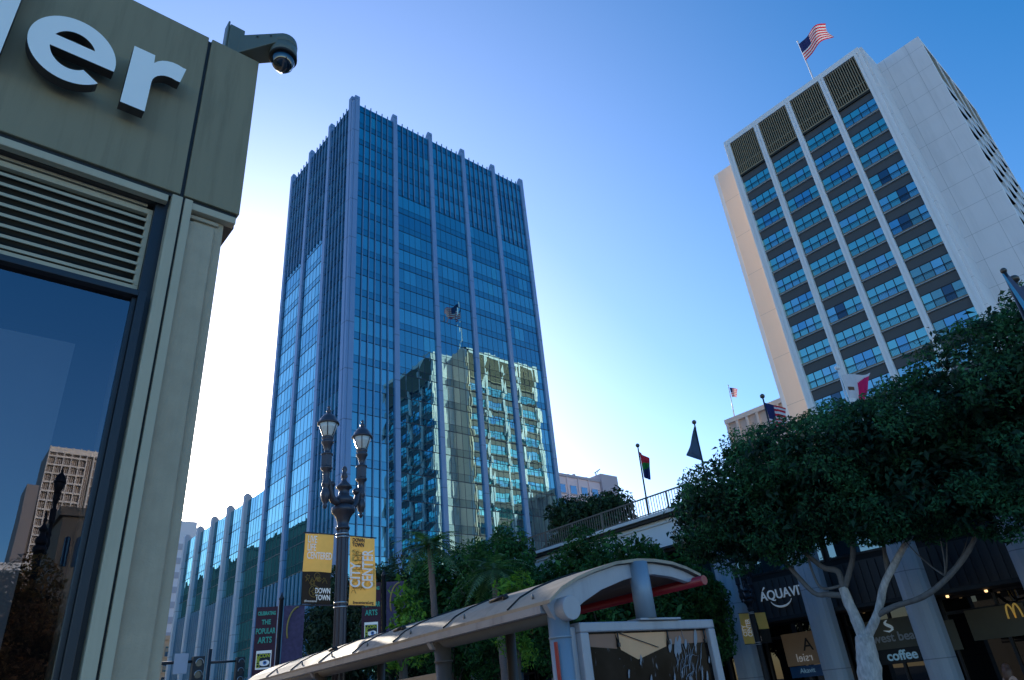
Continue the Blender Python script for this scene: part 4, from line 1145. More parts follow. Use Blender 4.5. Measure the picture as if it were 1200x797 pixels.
for y in (8.0, 12.2):
    m = MB(); m.tube([(6.3, y, 0), (6.3, y, 2.65)], .07, 14); m.build('rear_post', M['sh_brown'], sh)
m = MB(); m.box(5.6, 6.1, 6.6, 9.6, .43, .48); m.box(5.8, 5.9, 6.9, 7.0, 0, .43); m.box(5.8, 5.9, 9.2, 9.3, 0, .43); m.build('bench', M['sh_post'], sh, bevel=.01)
# poster case
m = MB()
x0, x1, zt, yb, yf = 4.72, 6.53, 2.20, Y0 + .16, Y0 - .06
m.box(x0, x1, yf, yb, zt - .085, zt); m.box(x0, x0 + .10, yf, yb, .3, zt - .085); m.box(x1 - .10, x1, yf, yb, .3, zt - .085); m.box(x0, x1, yf, yb, .18, .3)
m.box(x0 - .10, x0, yf + .06, yb - .02, .18, zt - .03)
pc = m.build('poster_case', M['sh_metal'], sh, bevel=.012)
m = MB(); m.face([(x0 + .10, yf + .05, .3), (x1 - .10, yf + .05, .3), (x1 - .10, yf + .05, zt - .085), (x0 + .10, yf + .05, zt - .085)]); m.build('poster', M['ad'], pc)
m = MB(); yy = yf + .046  # reflected sunlit wall and branches, painted as flat shapes
m.face([(x0 + .46, yy, 2.10), (x0 + 1.14, yy, 2.10), (x0 + 1.10, yy, 1.97), (x0 + .70, yy, 1.87), (x0 + .50, yy, 1.96)], 0)
m.face([(x0 + 1.145, yy, 2.10), (x1 - .10, yy, 2.10), (x1 - .10, yy, 1.99), (x0 + 1.12, yy, 1.985)], 1)
m.face([(x0 + .10, yy, 2.10), (x0 + .455, yy, 2.10), (x0 + .455, yy, 1.97), (x0 + .10, yy, 2.0)], 1)
rr = random.Random(4)
for i in range(0):
    cx = rr.uniform(x0 + .35, x1 - .3); cz = rr.uniform(1.45, 2.02); a = rr.uniform(.01, .035); b = a * rr.uniform(1.2, 3); an = rr.uniform(-.5, .2)
    if i < 8: cx = rr.uniform(x0 + 1.25, x0 + 1.75); cz = rr.uniform(1.92, 2.08); a *= 1.4; b *= 1.2
    m.face([(cx + a * math.cos(w) * math.cos(an) - b * math.sin(w) * math.sin(an), yy - .002 - i * .0002, cz + a * math.cos(w) * math.sin(an) + b * math.sin(w) * math.cos(an)) for w in [2 * PI * j / 9 for j in range(9)]], 2)
rr = random.Random(11)
for i in range(34):
    cx = x0 + 1.32 + rr.gauss(0, .09); cz = 1.76 + rr.gauss(0, .10); pts = []
    a = rr.uniform(.9, 1.5); dr = rr.uniform(.02, .09)
    for k in range(6):
        pts.append((cx, yy - .003, cz)); a += rr.uniform(-.6, .6); cx += dr * .4 * math.cos(a); cz += dr * math.sin(a) * .6
    m.tube(pts, [.001, .003, .0035, .003, .002, .001], 4, 2)
for i in range(20):
    cx = x0 + (rr.uniform(1.15, 1.58) if i < 7 else rr.uniform(.4, 1.7)); cz = rr.uniform(1.93, 2.05) if i < 7 else rr.uniform(1.5, 1.9); a = .012 + rr.random() * .02; b = a * rr.uniform(1.5, 3.5)
    if i >= 7: a *= .5; b *= .8
    m.face([(cx + a * math.cos(w) * rr.uniform(.6, 1.2) + .25 * b * math.sin(w), yy - .004 - i * .0002, cz + b * math.sin(w) * rr.uniform(.7, 1.2)) for w in [2 * PI * j / 11 for j in range(11)]], 2)
m.build('poster_reflection', [M['ad_tan'], M['ad_brown'], M['ad_pale']], pc)
m = MB()
for x in (x0 + .47, x0 + 1.13, x1 - .15): m.tube([(x, yf + .03, 2.115), (x, yf + .03, 2.02)], .008, 6); m.box(x - .012, x + .012, yf + .02, yf + .04, 1.985, 2.02)
m.tube([(x0 + .50, yf + .035, 2.10), (x0 + .98, yf + .035, 1.965)], .004, 5)
m.build('poster_clip', M['frame_dark'], pc)

# the shelter stands a few degrees off the street grid
_a = rad(-5.5); _pv = Vector((4.6, 4.68, 0)); _L = Vector((5.6, 8, 0)) - _pv
sh.location = _pv + Vector((_L.x * math.cos(_a) - _L.y * math.sin(_a), _L.x * math.sin(_a) + _L.y * math.cos(_a), 0))
sh.rotation_euler = (0, 0, _a)

# ------------------------------------------------------------------ vegetation
def leaves(mb, lobes, n, size, seed, freq=.9, thr=-.12, up=.35, inner=.45):
    rr = random.Random(seed); off = Vector((seed * 3.1, seed * 1.7, seed * .9))
    tot = [max(.01, (l[3] * l[4] + l[4] * l[5] + l[3] * l[5])) for l in lobes]
    S_ = sum(tot); cnt = 0; tries = 0
    while cnt < n and tries < n * 6:
        tries += 1
        r = rr.random() * S_; k = 0
        while r > tot[k]: r -= tot[k]; k += 1
        cx, cy, cz, rx, ry, rz = lobes[k]
        d = Vector((rr.gauss(0, 1), rr.gauss(0, 1), rr.gauss(0, 1))).normalized()
        q = inner + (1.06 - inner) * (rr.random() ** .55)
        p = Vector((cx + d.x * rx * q, cy + d.y * ry * q, cz + d.z * rz * q))
        nv = noise.noise(p * freq + off) + .5 * noise.noise(p * freq * 2.7 + off)
        if nv < thr: continue
        p += d * nv * .35
        s = size * rr.uniform(.6, 1.35)
        nrm = (d * .7 + Vector((rr.uniform(-1, 1), rr.uniform(-1, 1), rr.uniform(-1, 1) + up))).normalized()
        a = nrm.orthogonal().normalized(); b = nrm.cross(a)
        w = rr.random() * 2 * PI; a, b = a * math.cos(w) + b * math.sin(w), b * math.cos(w) - a * math.sin(w)
        i = len(mb.v)
        dr = Vector((0, 0, -s * .25))
        mb.v += [tuple(p - a * s + dr), tuple(p + b * s * .42), tuple(p + a * s + dr), tuple(p - b * s * .42)]
        mb.f.append((i, i + 1, i + 2, i + 3)); mb.m.append(0); mb.sm.append(False)
        cnt += 1
def limb_pts(pts, sub=4, jit=.03, sd=0):
    rr = random.Random(sd); P_ = [Vector(p) for p in pts]; out = []
    for i in range(len(P_) - 1):
        a = P_[max(0, i - 1)]; b = P_[i]; c = P_[i + 1]; d = P_[min(len(P_) - 1, i + 2)]
        for k in range(sub):
            t = k / sub
            q = .5 * ((2 * b) + (c - a) * t + (2 * a - 5 * b + 4 * c - d) * t * t + (3 * b - a - 3 * c + d) * t ** 3)
            out.append(q + Vector((rr.uniform(-jit, jit), rr.uniform(-jit, jit), 0)))
    out.append(P_[-1]); return out
def limb(mb, pts, r0, r1, n=9, sd=0, sub=4):
    q = limb_pts(pts, sub, r0 * .05, sd); k = len(q)
    mb.tube(q, [(r0 + (r1 - r0) * (i / (k - 1)) ** .8) * (1 + .16 * noise.noise(q[i] * 2.6)) for i in range(k)], n)

# the big ficus in front of the arcade
ft = thing('ficus_tree', 'large dark green ficus with pale forked trunk before the arcade', 'tree', (19, 9.2, 0))
m = MB()
limb(m, [(19.0, 9.15, 0), (19.0, 8.85, .9), (19.0, 8.72, 1.5), (19, 8.62, 2.1), (19, 8.58, 2.35)], .30, .235, 14, 1)
m.build('trunk', M['bark_p'], ft)
def flimb(pts, r0, r1, sd, name='limb'):
    m = MB(); limb(m, pts, r0 * .88, r1 * .85, 10, sd); m.build(name, M['bark_p'] if r0 > .14 else M['bark_l'], ft)
flimb([(19, 8.60, 2.2), (18.98, 8.64, 2.75), (18.95, 8.70, 3.25), (18.95, 8.72, 3.55)], .19, .14, 2)
flimb([(18.95, 8.71, 3.35), (18.9, 9.15, 3.45), (18.85, 9.50, 3.55), (18.8, 9.95, 4.30), (18.7, 10.2, 4.9), (18.5, 10.6, 5.8)], .10, .05, 3)
flimb([(18.95, 8.72, 3.5), (18.9, 8.70, 3.95), (18.8, 9.05, 4.15), (18.7, 9.55, 4.85), (18.6, 9.8, 5.5), (18.5, 10.0, 6.5)], .11, .05, 4)
flimb([(18.95, 8.71, 3.5), (19.0, 8.35, 4.05), (19.0, 8.15, 4.5), (19.1, 8.0, 5.3), (19.1, 7.9, 6.6)], .10, .05, 5)
flimb([(18.9, 8.74, 3.6), (18.75, 9.2, 3.62), (18.7, 9.3, 4.2), (18.7, 9.3, 5.2)], .05, .03, 6)
flimb([(19, 8.60, 2.25), (19.0, 8.25, 2.6), (19.0, 7.98, 2.95), (19.0, 7.72, 3.4), (19.0, 7.25, 3.9), (19.05, 6.65, 4.5), (19.1, 6.2, 5.0), (19.1, 5.8, 6.2)], .15, .06, 7)
flimb([(19, 8.1, 2.78), (18.95, 7.58, 2.92), (18.9, 6.85, 3.02), (18.9, 6.15, 3.35), (18.9, 5.5, 3.85), (18.9, 4.9, 4.6), (18.9, 4.2, 5.8)], .095, .05, 8)
flimb([(19, 7.5, 3.6), (19.2, 7.5, 4.2), (19.3, 7.35, 4.9), (19.4, 7.1, 6.0)], .07, .04, 9)
rt = random.Random(77)
m = MB()
for (bx_, by_, bz_) in ((18.6, 10.2, 4.9), (18.6, 9.7, 5.1), (19.05, 8.1, 4.9), (18.7, 9.3, 4.7), (19.05, 6.5, 4.6), (18.9, 5.2, 4.2), (19.3, 7.4, 4.9), (18.9, 6.2, 3.4), (18.8, 9.9, 4.3)):
    for k in range(4):
        a = rt.uniform(-1.2, 1.2); up_ = rt.uniform(.5, 1.1); sy = rt.choice([-1, 1]) * rt.uniform(.3, 1.)
        limb(m, [(bx_, by_, bz_), (bx_ + .1 * a, by_ + .35 * sy, bz_ + .3 * up_), (bx_ + .3 * a, by_ + .8 * sy, bz_ + .9 * up_), (bx_ + .5 * a, by_ + 1.1 * sy, bz_ + 1.6 * up_)], .028, .008, 5, k, 3)
m.build('twig', M['bark_l'], ft)
lob = [(19.0, 10.6, 6.5, 2.4, 1.9, 1.35), (18.6, 11.9, 6.0, 1.6, 1.1, 1.1), (19.2, 9.0, 6.9, 2.6, 2.0, 1.35), (19.0, 7.2, 6.6, 2.6, 2.0, 1.3), (19.2, 5.4, 6.7, 2.5, 1.9, 1.4),
       (19.3, 3.6, 7.3, 2.4, 1.9, 1.7), (19.4, 2.0, 7.6, 2.2, 1.6, 1.75), (19.4, .4, 7.4, 2.2, 1.7, 1.6), (18.3, 10.4, 5.6, 1.2, 1.2, .8), (18.4, 8.4, 5.6, 1.5, 2.0, .85), (18.4, 5.8, 5.2, 1.5, 1.9, .95), (18.6, 3.4, 5.2, 1.5, 1.5, 1.0), (19.0, 1.2, 5.6, 1.6, 1.5, 1.2),
       (18.2, 9.6, 5.1, 1.0, .95, .6), (18.4, 11.3, 5.25, 1.0, .9, .8), (18.2, 7.0, 4.95, 1.0, 1.0, .6), (18.5, 12.3, 6.3, .9, .8, .8), (18.4, 4.6, 4.7, 1.1, 1.2, .7), (20.5, 8.0, 6.2, 1.9, 3.2, 1.2), (20.5, 4.0, 6.5, 1.9, 3.0, 1.5)]
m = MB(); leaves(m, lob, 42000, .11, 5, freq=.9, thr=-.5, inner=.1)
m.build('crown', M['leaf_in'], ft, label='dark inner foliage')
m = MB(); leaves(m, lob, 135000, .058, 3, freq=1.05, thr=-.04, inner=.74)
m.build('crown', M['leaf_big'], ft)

def street_tree(x, y, ztop, rad_, zbase, label, mat, n, seed, leaf=.12, group='street trees behind the shelter', lean=0., bark='bark_d', name='street_tree'):
    t = thing(name, label, 'tree', (x, y, 0), group)
    rr = random.Random(seed)
    m = MB(); h = ztop - zbase
    limb(m, [(x, y, 0), (x + lean * .3, y + .05, zbase * .5), (x + lean * .6, y, zbase), (x + lean, y, zbase + h * .45)], .17, .07, 9, seed)
    for k in range(5):
        a = k * 1.26 + seed
        limb(m, [(x + lean * .5, y, zbase * .9), (x + lean + math.cos(a) * rad_ * .3, y + math.sin(a) * rad_ * .3, zbase + h * .25), (x + lean + math.cos(a) * rad_ * .7, y + math.sin(a) * rad_ * .7, zbase + h * .6)], .07, .02, 6, seed + k)
    m.build('trunk', M[bark], t)
    lob = [(x + lean, y, zbase + h * .5, rad_ * .8, rad_ * .8, h * .42)]
    for k in range(9):
        a = rr.random() * 2 * PI; q = rad_ * rr.uniform(.4, .75); e = rr.uniform(.2, .85); s = rr.uniform(.3, .5)
        lob.append((x + lean + q * math.cos(a) * (1.15 - .5 * e), y + q * math.sin(a) * (1.15 - .5 * e), zbase + h * e, rad_ * s, rad_ * s, h * s * .55))
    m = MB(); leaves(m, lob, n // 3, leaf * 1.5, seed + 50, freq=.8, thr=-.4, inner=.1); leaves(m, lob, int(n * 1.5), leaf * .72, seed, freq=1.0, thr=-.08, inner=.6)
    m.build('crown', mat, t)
    return t
street_tree(21.2, 39.5, 9.8, 3.0, 2.6, 'brownish dim street tree nearest the tower base', M['leaf_dim'], 9000, 11, .16)
street_tree(21.0, 34.2, 10.0, 3.0, 2.4, 'tall dim street tree behind the left palm', M['leaf_dim'], 11000, 12, .15)
street_tree(21.2, 29.6, 9.3, 2.8, 2.3, 'dark street tree between the two palms', M['leaf_mid'], 11000, 13, .14)
street_tree(21.0, 25.4, 9.1, 2.5, 2.3, 'dark street tree in front of the reflected hotel', M['leaf_mid'], 11000, 14, .13)
street_tree(21.0, 21.9, 7.1, 2.2, 2.2, 'green street tree under the left end of the terrace rail', M['leaf_mid'], 10000, 15, .12)
street_tree(20.8, 18.9, 7.3, 1.9, 2.2, 'bright green street tree before the pale parapet', M['leaf_mid'], 10000, 16, .11)
street_tree(20.6, 16.1, 6.5, 1.9, 2.1, 'low green street tree touching the ficus crown', M['leaf_mid'], 10000, 17, .11)
street_tree(21.5, 15.0, 5.0, 1.15, 1.9, 'small dark green street tree behind the shelter arch', M['leaf_mid'], 6000, 18, .1)
street_tree(9.6, 15.4, 4.45, .55, 2.6, 'slim sapling with sunlit yellow green leaves beside the lamp post', M['leaf_lit'], 900, 21, .075, group='young trees', name='sapling')
street_tree(12.5, 14.6, 4.6, .6, 2.6, 'slim sapling with light green leaves behind the shelter roof', M['leaf_lit'], 1000, 22, .075, group='young trees', name='sapling')
# tree on the terrace, seen against the pink block
street_tree(36, 32.4, 14.7, 3.7, 8.6, 'round dark tree on the terrace before the pink block', M['leaf_terr'], 15000, 25, .16, group='terrace trees', name='terrace_tree')
# trees across the street, mirrored in the shop window
street_tree(2.2, -17.5, 6.6, 2.4, 2.0, 'russet tree mirrored at lower left of the shop window', M['leaf_aut'], 16000, 31, .075, group='trees behind the viewer')
street_tree(6.4, -19.5, 7.6, 2.4, 2.0, 'russet tree mirrored at lower right of the shop window', M['leaf_aut'], 16000, 32, .075, group='trees behind the viewer')

def palm(x, y, ztop, label, seed, lean, r=1.9, n=26):
    t = thing('palm_tree', label, 'palm', (x, y, 0), 'palms behind the shelter')
    rr = random.Random(seed)
    m = MB(); pts = limb_pts([(x, y, 0), (x + .1, y + lean * .25, ztop * .35), (x + .05, y + lean * .7, ztop * .7), (x, y + lean, ztop)], 8, .01, seed)
    m.tube(pts, [.17 - .06 * i / len(pts) + (.018 if i % 2 else 0) for i in range(len(pts))], 12)
    m.build('trunk', M['bark_palm'], t)
    m = MB(); c = Vector((x, y + lean, ztop))
    for k in range(n):
        a = rr.random() * 2 * PI; e = rr.uniform(-.35, 1.1); ln = r * rr.uniform(.8, 1.1)
        d = Vector((math.cos(a), math.sin(a), 0)); pts = []
        for i in range(9):
            s_ = i / 8; pts.append(c + d * ln * math.cos(e * (1 - s_ * .5)) * s_ + Vector((0, 0, ln * (math.sin(e) * s_ - .62 * s_ * s_))))
        m.tube(pts, [.018 - .0015 * i for i in range(9)], 4)
        for i in range(1, 9):
            p = pts[i]; tt = (pts[i] - pts[i - 1]).normalized(); sd = tt.cross(Vector((0, 0, 1))).normalized()
            for sg_ in (-1, 1):
                for h in (0, .5):
                    q = p - (pts[i] - pts[i - 1]) * h; l = .34 * math.sin(PI * min(.95, .15 + i / 9.)) + .06
                    tip = q + sd * sg_ * l + tt * l * .55 + Vector((0, 0, -.25 * l))
                    w_ = tt * .045
                    m.face([q - w_, q + w_, tip])
    m.build('crown', M['frond'], t)
palm(17.6, 25.5, 8.2, 'left palm with leaning brown trunk and grey green fronds', 41, .4, 1.9, 34)
palm(17.8, 21.6, 6.4, 'right palm with short fronds above the shelter roof', 42, .2, 1.7, 30)

# ------------------------------------------------------------------ far buildings
pk = thing('pink_block', 'far pink office block with square windows right of the glass tower', 'building', (115, 115, 0))
m = MB(); m.box(84, 131.6, 115, 135, 0, 50.7); m.build('wall', M['pink'], pk)
m = MB(); m.box(84, 131.6, 114.7, 115, 50.3, 50.95)
for i in range(20): m.box(86 + i * 2.2, 86.6 + i * 2.2, 116, 116.6, 50.9, 51.3 + (i % 3) * .3)
m.build('roof_edge', M['pink_d'], pk)
m = MB(); m.box(131.6, 138, 114.2, 135, 0, 52.5); m.build('stair_tower', M['pink_d'], pk)
m = MB(); m.box(138, 139.5, 116.2, 134, 0, 51.9); m.build('stair_glazing', M['farglass'], pk)
m = MB(); m.tube([(134, 118, 52.5), (134, 118, 54.2)], .1, 6); m.tube([(133.6, 118, 54.0), (136, 118, 55.4)], .12, 6); m.tube([(134, 118, 53.4), (135.5, 118, 55.1)], .06, 6); m.build('antenna', M['sig'], pk)
for r in range(4):
    z = 46.2 - r * 3.9
    for i in range(12):
        x = 129.3 - i * 3.9
        m = MB(); m.box(x - 1.15, x + 1.15, 114.9, 114.99, z - .1, z + 2.1)
        m.box(x - 1.3, x + 1.3, 114.8, 114.99, z - .3, z - .1)
        w = m.build('window', M['pink_d'], pk)
        m = MB(); m.face([(x - 1.05, 114.89, z), (x + 1.05, 114.89, z), (x + 1.05, 114.89, z + 2.0), (x - 1.05, 114.89, z + 2.0)]); m.build('pane', M['farglass'], w)
    m = MB()
for i in range(12):
    x = 127.35 - i * 3.9; m.box(x - .2, x + .2, 114.75, 115, 20, 50.3)
m.build('rib', M['pink'], pk)

fs = thing('far_stone_building', 'sandstone block with stacked windows far down the street at left', 'building', (52, 196, 0))
m = MB(); m.box(46, 60, 194, 210, 0, 23.2); m.box(45.6, 60, 193.6, 210, 23.2, 24.2); m.box(48, 50, 195, 197, 24.2, 26.4); m.build('wall', M['sand'], fs)
for r in range(6):
    for i in range(4):
        m = MB(); x = 47.2 + i * 2.9; z = 2.5 + r * 3.4
        m.box(x, x + 1.3, 193.85, 193.98, z, z + 2.2); w = m.build('window', M['farglass'], fs)
        m = MB(); m.box(x - .25, x + 1.55, 193.6, 193.98, z - .3, z - .05); m.build('sill', M['sand'], w)
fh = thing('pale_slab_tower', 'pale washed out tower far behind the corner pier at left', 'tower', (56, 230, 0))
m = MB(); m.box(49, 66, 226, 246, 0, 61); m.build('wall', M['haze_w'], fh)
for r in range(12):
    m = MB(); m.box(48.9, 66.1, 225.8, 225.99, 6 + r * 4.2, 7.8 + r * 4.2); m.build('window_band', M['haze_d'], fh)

# seen only as reflections: condominium and arched building across the street, block left of the avenue
cd = thing('condominium_tower', 'white gridded apartment tower mirrored in the left shop window', 'tower', (38, -285, 0))
m = MB(); m.box(29.5, 49, -298, -281.2, 0, 100); m.box(25, 29.5, -296, -281, 0, 86); m.box(20, 52, -296, -279.5, 0, 58); m.build('wall', M['condo_d'], cd)
m = MB()
for r in range(30):
    z = 3.2 * r + 4
    m.box(29.5, 41.5, -281.2, -280.0, z, z + .55 if z > 58 else z + .4); m.box(43.5, 49, -281.2, -280.2, z, z + .5)
    if z < 56: m.box(22, 29, -279.5, -278.3, z, z + .45)
for x in [30.2 + .6 * k for k in range(32)]: m.box(x - .06, x + .06, -281.25, -280.9, 58, 99)
for x in (29.6, 32, 34.4, 36.8, 39.2, 41.4, 43.6, 45.4, 47.2, 48.9): m.box(x - .18, x + .18, -281.3, -279.9, 4, 101)
m.box(29.5, 49, -281.2, -279.8, 98.5, 100.6); m.box(22, 40, -279.4, -277.8, 56, 58.4)
m.build('balcony_slab', M['condo_w'], cd)
ab = thing('arched_building', 'beige building with tall arches mirrored below the apartment tower', 'building', (15, -90, 0))
m = MB(); m.box(12.6, 22, -100, -88, 0, 26.5); m.box(12.2, 22, -100, -87.6, 26.5, 27.5); m.build('wall', M['sand'], ab)
for i in range(4):
    x = 13.2 + i * 1.25
    m = MB(); m.prism([(x, 20.5), (x + .7, 20.5), (x + .7, 23.6)] + [(x + .35 + .35 * math.cos(a), 23.6 + .4 * math.sin(a)) for a in [PI * j / 8 for j in range(1, 8)]] + [(x, 23.6)], lambda a, b, d: (a, d, b), -87.97, -87.9)
    m.build('arch', M['farglass'], ab)
tb = thing('teal_office_block', 'dark teal office block mirrored in the lower tower glass', 'building', (-40, 150, 0))
m = MB(); m.box(-70, -18, 130, 420, 0, 60); m.build('wall', M['teal'], tb)
m = MB(); m.box(-70, -17.8, 129.8, 420, 60, 61); m.build('roof_edge', M['teal'], tb)

# ------------------------------------------------------------------ seated person under the arcade
def person(x, y, zseat):
    """seated woman, back three-quarters to the street"""
    t = thing('person', 'seated person with long auburn hair and bare arms at far right', 'person', (x, y, 0))
    bm = bmesh.new()
    J = {}; radii = {}
    def j(n, p, r, parent=None):
        v = bm.verts.new((p[0], p[1], p[2])); J[n] = v; radii[n] = r
        if parent: bm.edges.new((J[parent], v))
    h = zseat
    j('pelvis', (0, 0, h + .09), .15); j('waist', (0, .02, h + .25), .115, 'pelvis'); j('chest', (0, .03, h + .43), .135, 'waist'); j('upper', (0, .02, h + .54), .105, 'chest')
    j('neck', (0, .0, h + .63), .05, 'upper'); j('skull0', (0, -.03, h + .71), .075, 'neck'); j('skull1', (0, -.03, h + .79), .088, 'skull0'); j('skull2', (0, -.02, h + .86), .065, 'skull1')
    for s, n in ((-1, 'l'), (1, 'r')):
        j('sh' + n, (.17 * s, .02, h + .53), .058, 'upper'); j('el' + n, (.23 * s, -.02, h + .27), .042, 'sh' + n); j('wr' + n, (.17 * s, -.24, h + .24), .028, 'el' + n); j('palm' + n, (.155 * s, -.32, h + .245), .03, 'wr' + n)
        j('hip' + n, (.09 * s, -.06, h + .08), .10, 'pelvis'); j('kn' + n, (.11 * s, -.46, h + .07), .065, 'hip' + n); j('an' + n, (.11 * s, -.44, h - .36), .042, 'kn' + n); j('toe' + n, (.12 * s, -.6, h - .41), .035, 'an' + n)
    me = bpy.data.meshes.new('body'); bm.verts.index_update()
    idx = {n: v.index for n, v in J.items()}
    bm.to_mesh(me); bm.free()
    o = bpy.data.objects.new('body', me); COL.objects.link(o)
    o.modifiers.new('skin', 'SKIN'); sk = me.skin_vertices[0].data if me.skin_vertices else None
    if sk is None:
        bm = bmesh.new(); bm.from_mesh(me); bm.verts.layers.skin.verify(); bm.to_mesh(me); bm.free(); sk = me.skin_vertices[0].data
    for n, i in idx.items():
        sk[i].radius = (radii[n], radii[n]); sk[i].use_root = (n == 'pelvis')
    sb = o.modifiers.new('sub', 'SUBSURF'); sb.levels = 2; sb.render_levels = 2
    bpy.context.view_layer.update(); dg = bpy.context.evaluated_depsgraph_get()
    me2 = bpy.data.meshes.new_from_object(o.evaluated_get(dg)); bpy.data.objects.remove(o)
    me2.name = 'body'
    for mm in (M['skin'], M['top_k'], M['jeans']): me2.materials.append(mm)
    for p in me2.polygons:
        c = p.center; p.use_smooth = True
        if c.z < h + .17 and not (abs(c.x) > .13 and c.z > h + .2) and c.z > h - .36: p.material_index = 2
        elif c.z < h + .50 and abs(c.x) < .165 and c.y > -.13: p.material_index = 1
        if c.z <= h - .36: p.material_index = 1
    o = bpy.data.objects.new('body', me2); COL.objects.link(o); o.parent = t; ORG[o.name] = Vector((x, y, 0))
    def add(mb, name, mat):
        me = bpy.data.meshes.new(name); me.from_pydata(mb.v, [], mb.f); me.materials.append(mat); me.polygons.foreach_set('use_smooth', mb.sm)
        q = bpy.data.objects.new(name, me); COL.objects.link(q); q.parent = t; return q
    m = MB()
    for s in (-1, 1):
        for k in range(4):
            bx_ = .155 * s + (k - 1.5) * .018; ln = (.06, .072, .068, .052)[k]
            m.tube([(bx_, -.335, h + .245), (bx_, -.335 - ln * .6, h + .24), (bx_, -.335 - ln, h + .215)], [.010, .009, .007], 6)
        m.tube([(.155 * s - .03 * s, -.29, h + .24), (.155 * s - .055 * s, -.33, h + .235), (.155 * s - .055 * s, -.36, h + .23)], [.012, .010, .008], 6)
    add(m, 'finger', M['skin'])
    m = MB(); m.ball((0, -.012, h + .80), .108, 10, sz=1.12)
    for k in range(40):
        a = rad(-20 + 220 * k / 39); cx, cy = .098 * math.cos(a), -.01 + .098 * math.sin(a)
        if math.sin(a) < -.2: continue
        m.tube([(cx, cy, h + .82), (cx * 1.12, cy * 1.15, h + .70), (cx * 1.2, cy * 1.25 + .02, h + .58), (cx * 1.1, cy * 1.2 + .03, h + .44 + .03 * (k % 3))], [.022, .024, .022, .008], 6)
    add(m, 'hair', M['hair'])
    m = MB(); m.tube([(0, -.105, h + .79), (0, -.135, h + .755), (0, -.112, h + .745)], [.008, .014, .008], 6)
    add(m, 'nose', M['skin'])
    m = MB(); m.tube([(-.025, -.108, h + .715), (0, -.116, h + .715), (.025, -.108, h + .715)], [.004, .008, .004], 6); add(m, 'mouth', M['lip'])
    for s in (-1, 1):
        m = MB(); m.ball((.033 * s, -.102, h + .785), .013, 6); e = add(m, 'eye', M['eye_w'])
        m = MB(); m.ball((.033 * s, -.095, h + .77), .012, 6, sz=1.8)
    t.rotation_euler = (0, 0, rad(62)); t.location = (x, y, 0)
    return t
person(24.0, 7.22, .50)
ch = thing('cafe_chair', 'dark metal cafe chair under the person at far right', 'chair', (24.0, 7.22, 0))
m = MB(); m.box(23.78, 24.22, 7.0, 7.44, .44, .47); m.build('seat', M['chairm'], ch, bevel=.008)
for dx, dy in ((-.2, -.2), (.2, -.2), (-.2, .2), (.2, .2)):
    m = MB(); m.tube([(24 + dx, 7.22 + dy, 0), (24 + dx, 7.22 + dy, .44)], .014, 8); m.build('leg', M['chairm'], ch)
m = MB(); m.tube([(24.2, 7.42, .46), (24.22, 7.44, .85), (23.8, 7.44, .85), (23.8, 7.42, .46)], .013, 8); m.build('backrest', M['chairm'], ch)

# ------------------------------------------------------------------ camera, sky, sun
cam = bpy.data.cameras.new('camera')
cam.sensor_fit = 'HORIZONTAL'; cam.sensor_width = 36.; cam.lens = 23.83; cam.clip_start = .05; cam.clip_end = 5000
co = bpy.data.objects.new('camera', cam); COL.objects.link(co)
yaw, pit, rol = rad(47.37034511), rad(28.18606468), rad(-5.72048394)
f = Vector((math.cos(pit) * math.cos(yaw), math.cos(pit) * math.sin(yaw), math.sin(pit)))
r = Vector((math.sin(yaw), -math.cos(yaw), 0)); u = r.cross(f)
r2 = r * math.cos(rol) + u * math.sin(rol); u2 = -r * math.sin(rol) + u * math.cos(rol)
mt = Matrix(((r2.x, u2.x, -f.x, 0), (r2.y, u2.y, -f.y, 0), (r2.z, u2.z, -f.z, 1.6), (0, 0, 0, 1)))
co.matrix_world = mt
S.camera = co

SAZ, SEL = rad(72.26), rad(16.5)
sd = Vector((math.cos(SEL) * math.cos(SAZ), math.cos(SEL) * math.sin(SAZ), math.sin(SEL)))
sun = bpy.data.lights.new('sun', 'SUN'); sun.energy = 5.0; sun.angle = rad(.55); sun.color = (1., .90, .74)
so = bpy.data.objects.new('sun', sun); COL.objects.link(so)
so.rotation_euler = sd.to_track_quat('Z', 'Y').to_euler()
W = bpy.data.worlds.new('World'); S.world = W; W.use_nodes = True
nt = W.node_tree; N = nt.nodes; L = nt.links; N.clear()
out = N.new('ShaderNodeOutputWorld'); bg = N.new('ShaderNodeBackground'); L.new(bg.outputs[0], out.inputs[0])
sky = N.new('ShaderNodeTexSky'); sky.sky_type = 'NISHITA'; sky.sun_disc = False
sky.sun_elevation = SEL; sky.sun_rotation = rad(90) - SAZ
sky.air_density = 1.0; sky.dust_density = .6; sky.ozone_density = 2.2; sky.altitude = 50
hs = N.new('ShaderNodeHueSaturation'); hs.inputs['Saturation'].default_value = 1.72; hs.inputs['Hue'].default_value = .5025; hs.inputs['Value'].default_value = 1.9
L.new(sky.outputs[0], hs.inputs['Color'])
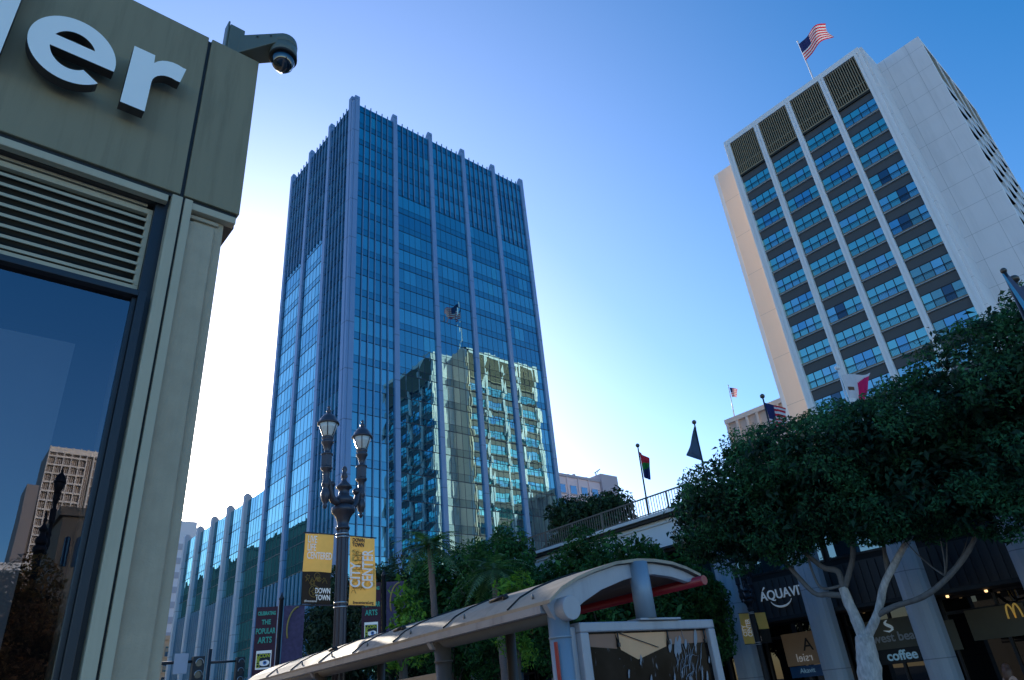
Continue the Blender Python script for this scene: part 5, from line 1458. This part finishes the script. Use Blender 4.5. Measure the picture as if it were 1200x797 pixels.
# bright aureole of the low sun in the hazy air, a function of the angle to the sun
tc = N.new('ShaderNodeTexCoord')
dp = N.new('ShaderNodeVectorMath'); dp.operation = 'DOT_PRODUCT'; L.new(tc.outputs['Generated'], dp.inputs[0]); dp.inputs[1].default_value = sd
mxx = N.new('ShaderNodeMath'); mxx.operation = 'MAXIMUM'; L.new(dp.outputs['Value'], mxx.inputs[0]); mxx.inputs[1].default_value = 0
acc = hs.outputs[0]
for (pw, amp, colr) in ((3.8, 4.6, (1.08, .93, 1.0)), (20, 4.5, (1., .96, 1.)), (300, 30., (1., .95, .85))):
    p_ = N.new('ShaderNodeMath'); p_.operation = 'POWER'; L.new(mxx.outputs[0], p_.inputs[0]); p_.inputs[1].default_value = pw
    k_ = N.new('ShaderNodeVectorMath'); k_.operation = 'SCALE'; k_.inputs[0].default_value = [c * amp for c in colr]; L.new(p_.outputs[0], k_.inputs['Scale'])
    a_ = N.new('ShaderNodeVectorMath'); a_.operation = 'ADD'; L.new(acc, a_.inputs[0]); L.new(k_.outputs[0], a_.inputs[1]); acc = a_.outputs[0]
# pale haze towards the horizon
sz = N.new('ShaderNodeSeparateXYZ'); L.new(tc.outputs['Generated'], sz.inputs[0])
h1 = N.new('ShaderNodeMath'); h1.operation = 'SUBTRACT'; h1.inputs[0].default_value = 1.; L.new(sz.outputs[2], h1.inputs[1]); h1.use_clamp = True
h2 = N.new('ShaderNodeMath'); h2.operation = 'POWER'; L.new(h1.outputs[0], h2.inputs[0]); h2.inputs[1].default_value = 3.2
k_ = N.new('ShaderNodeVectorMath'); k_.operation = 'SCALE'; k_.inputs[0].default_value = (4.3, 2.75, 2.45); L.new(h2.outputs[0], k_.inputs['Scale'])
a_ = N.new('ShaderNodeVectorMath'); a_.operation = 'ADD'; L.new(acc, a_.inputs[0]); L.new(k_.outputs[0], a_.inputs[1]); acc = a_.outputs[0]
L.new(acc, bg.inputs[0]); bg.inputs[1].default_value = .14

S.view_settings.view_transform = 'Standard'; S.view_settings.look = 'None'; S.view_settings.exposure = 0; S.view_settings.gamma = 1
S.render.engine = 'CYCLES'
S.cycles.use_denoising = True
S.cycles.max_bounces = 7; S.cycles.diffuse_bounces = 3; S.cycles.glossy_bounces = 4; S.cycles.transmission_bounces = 4
S.cycles.sample_clamp_indirect = 8
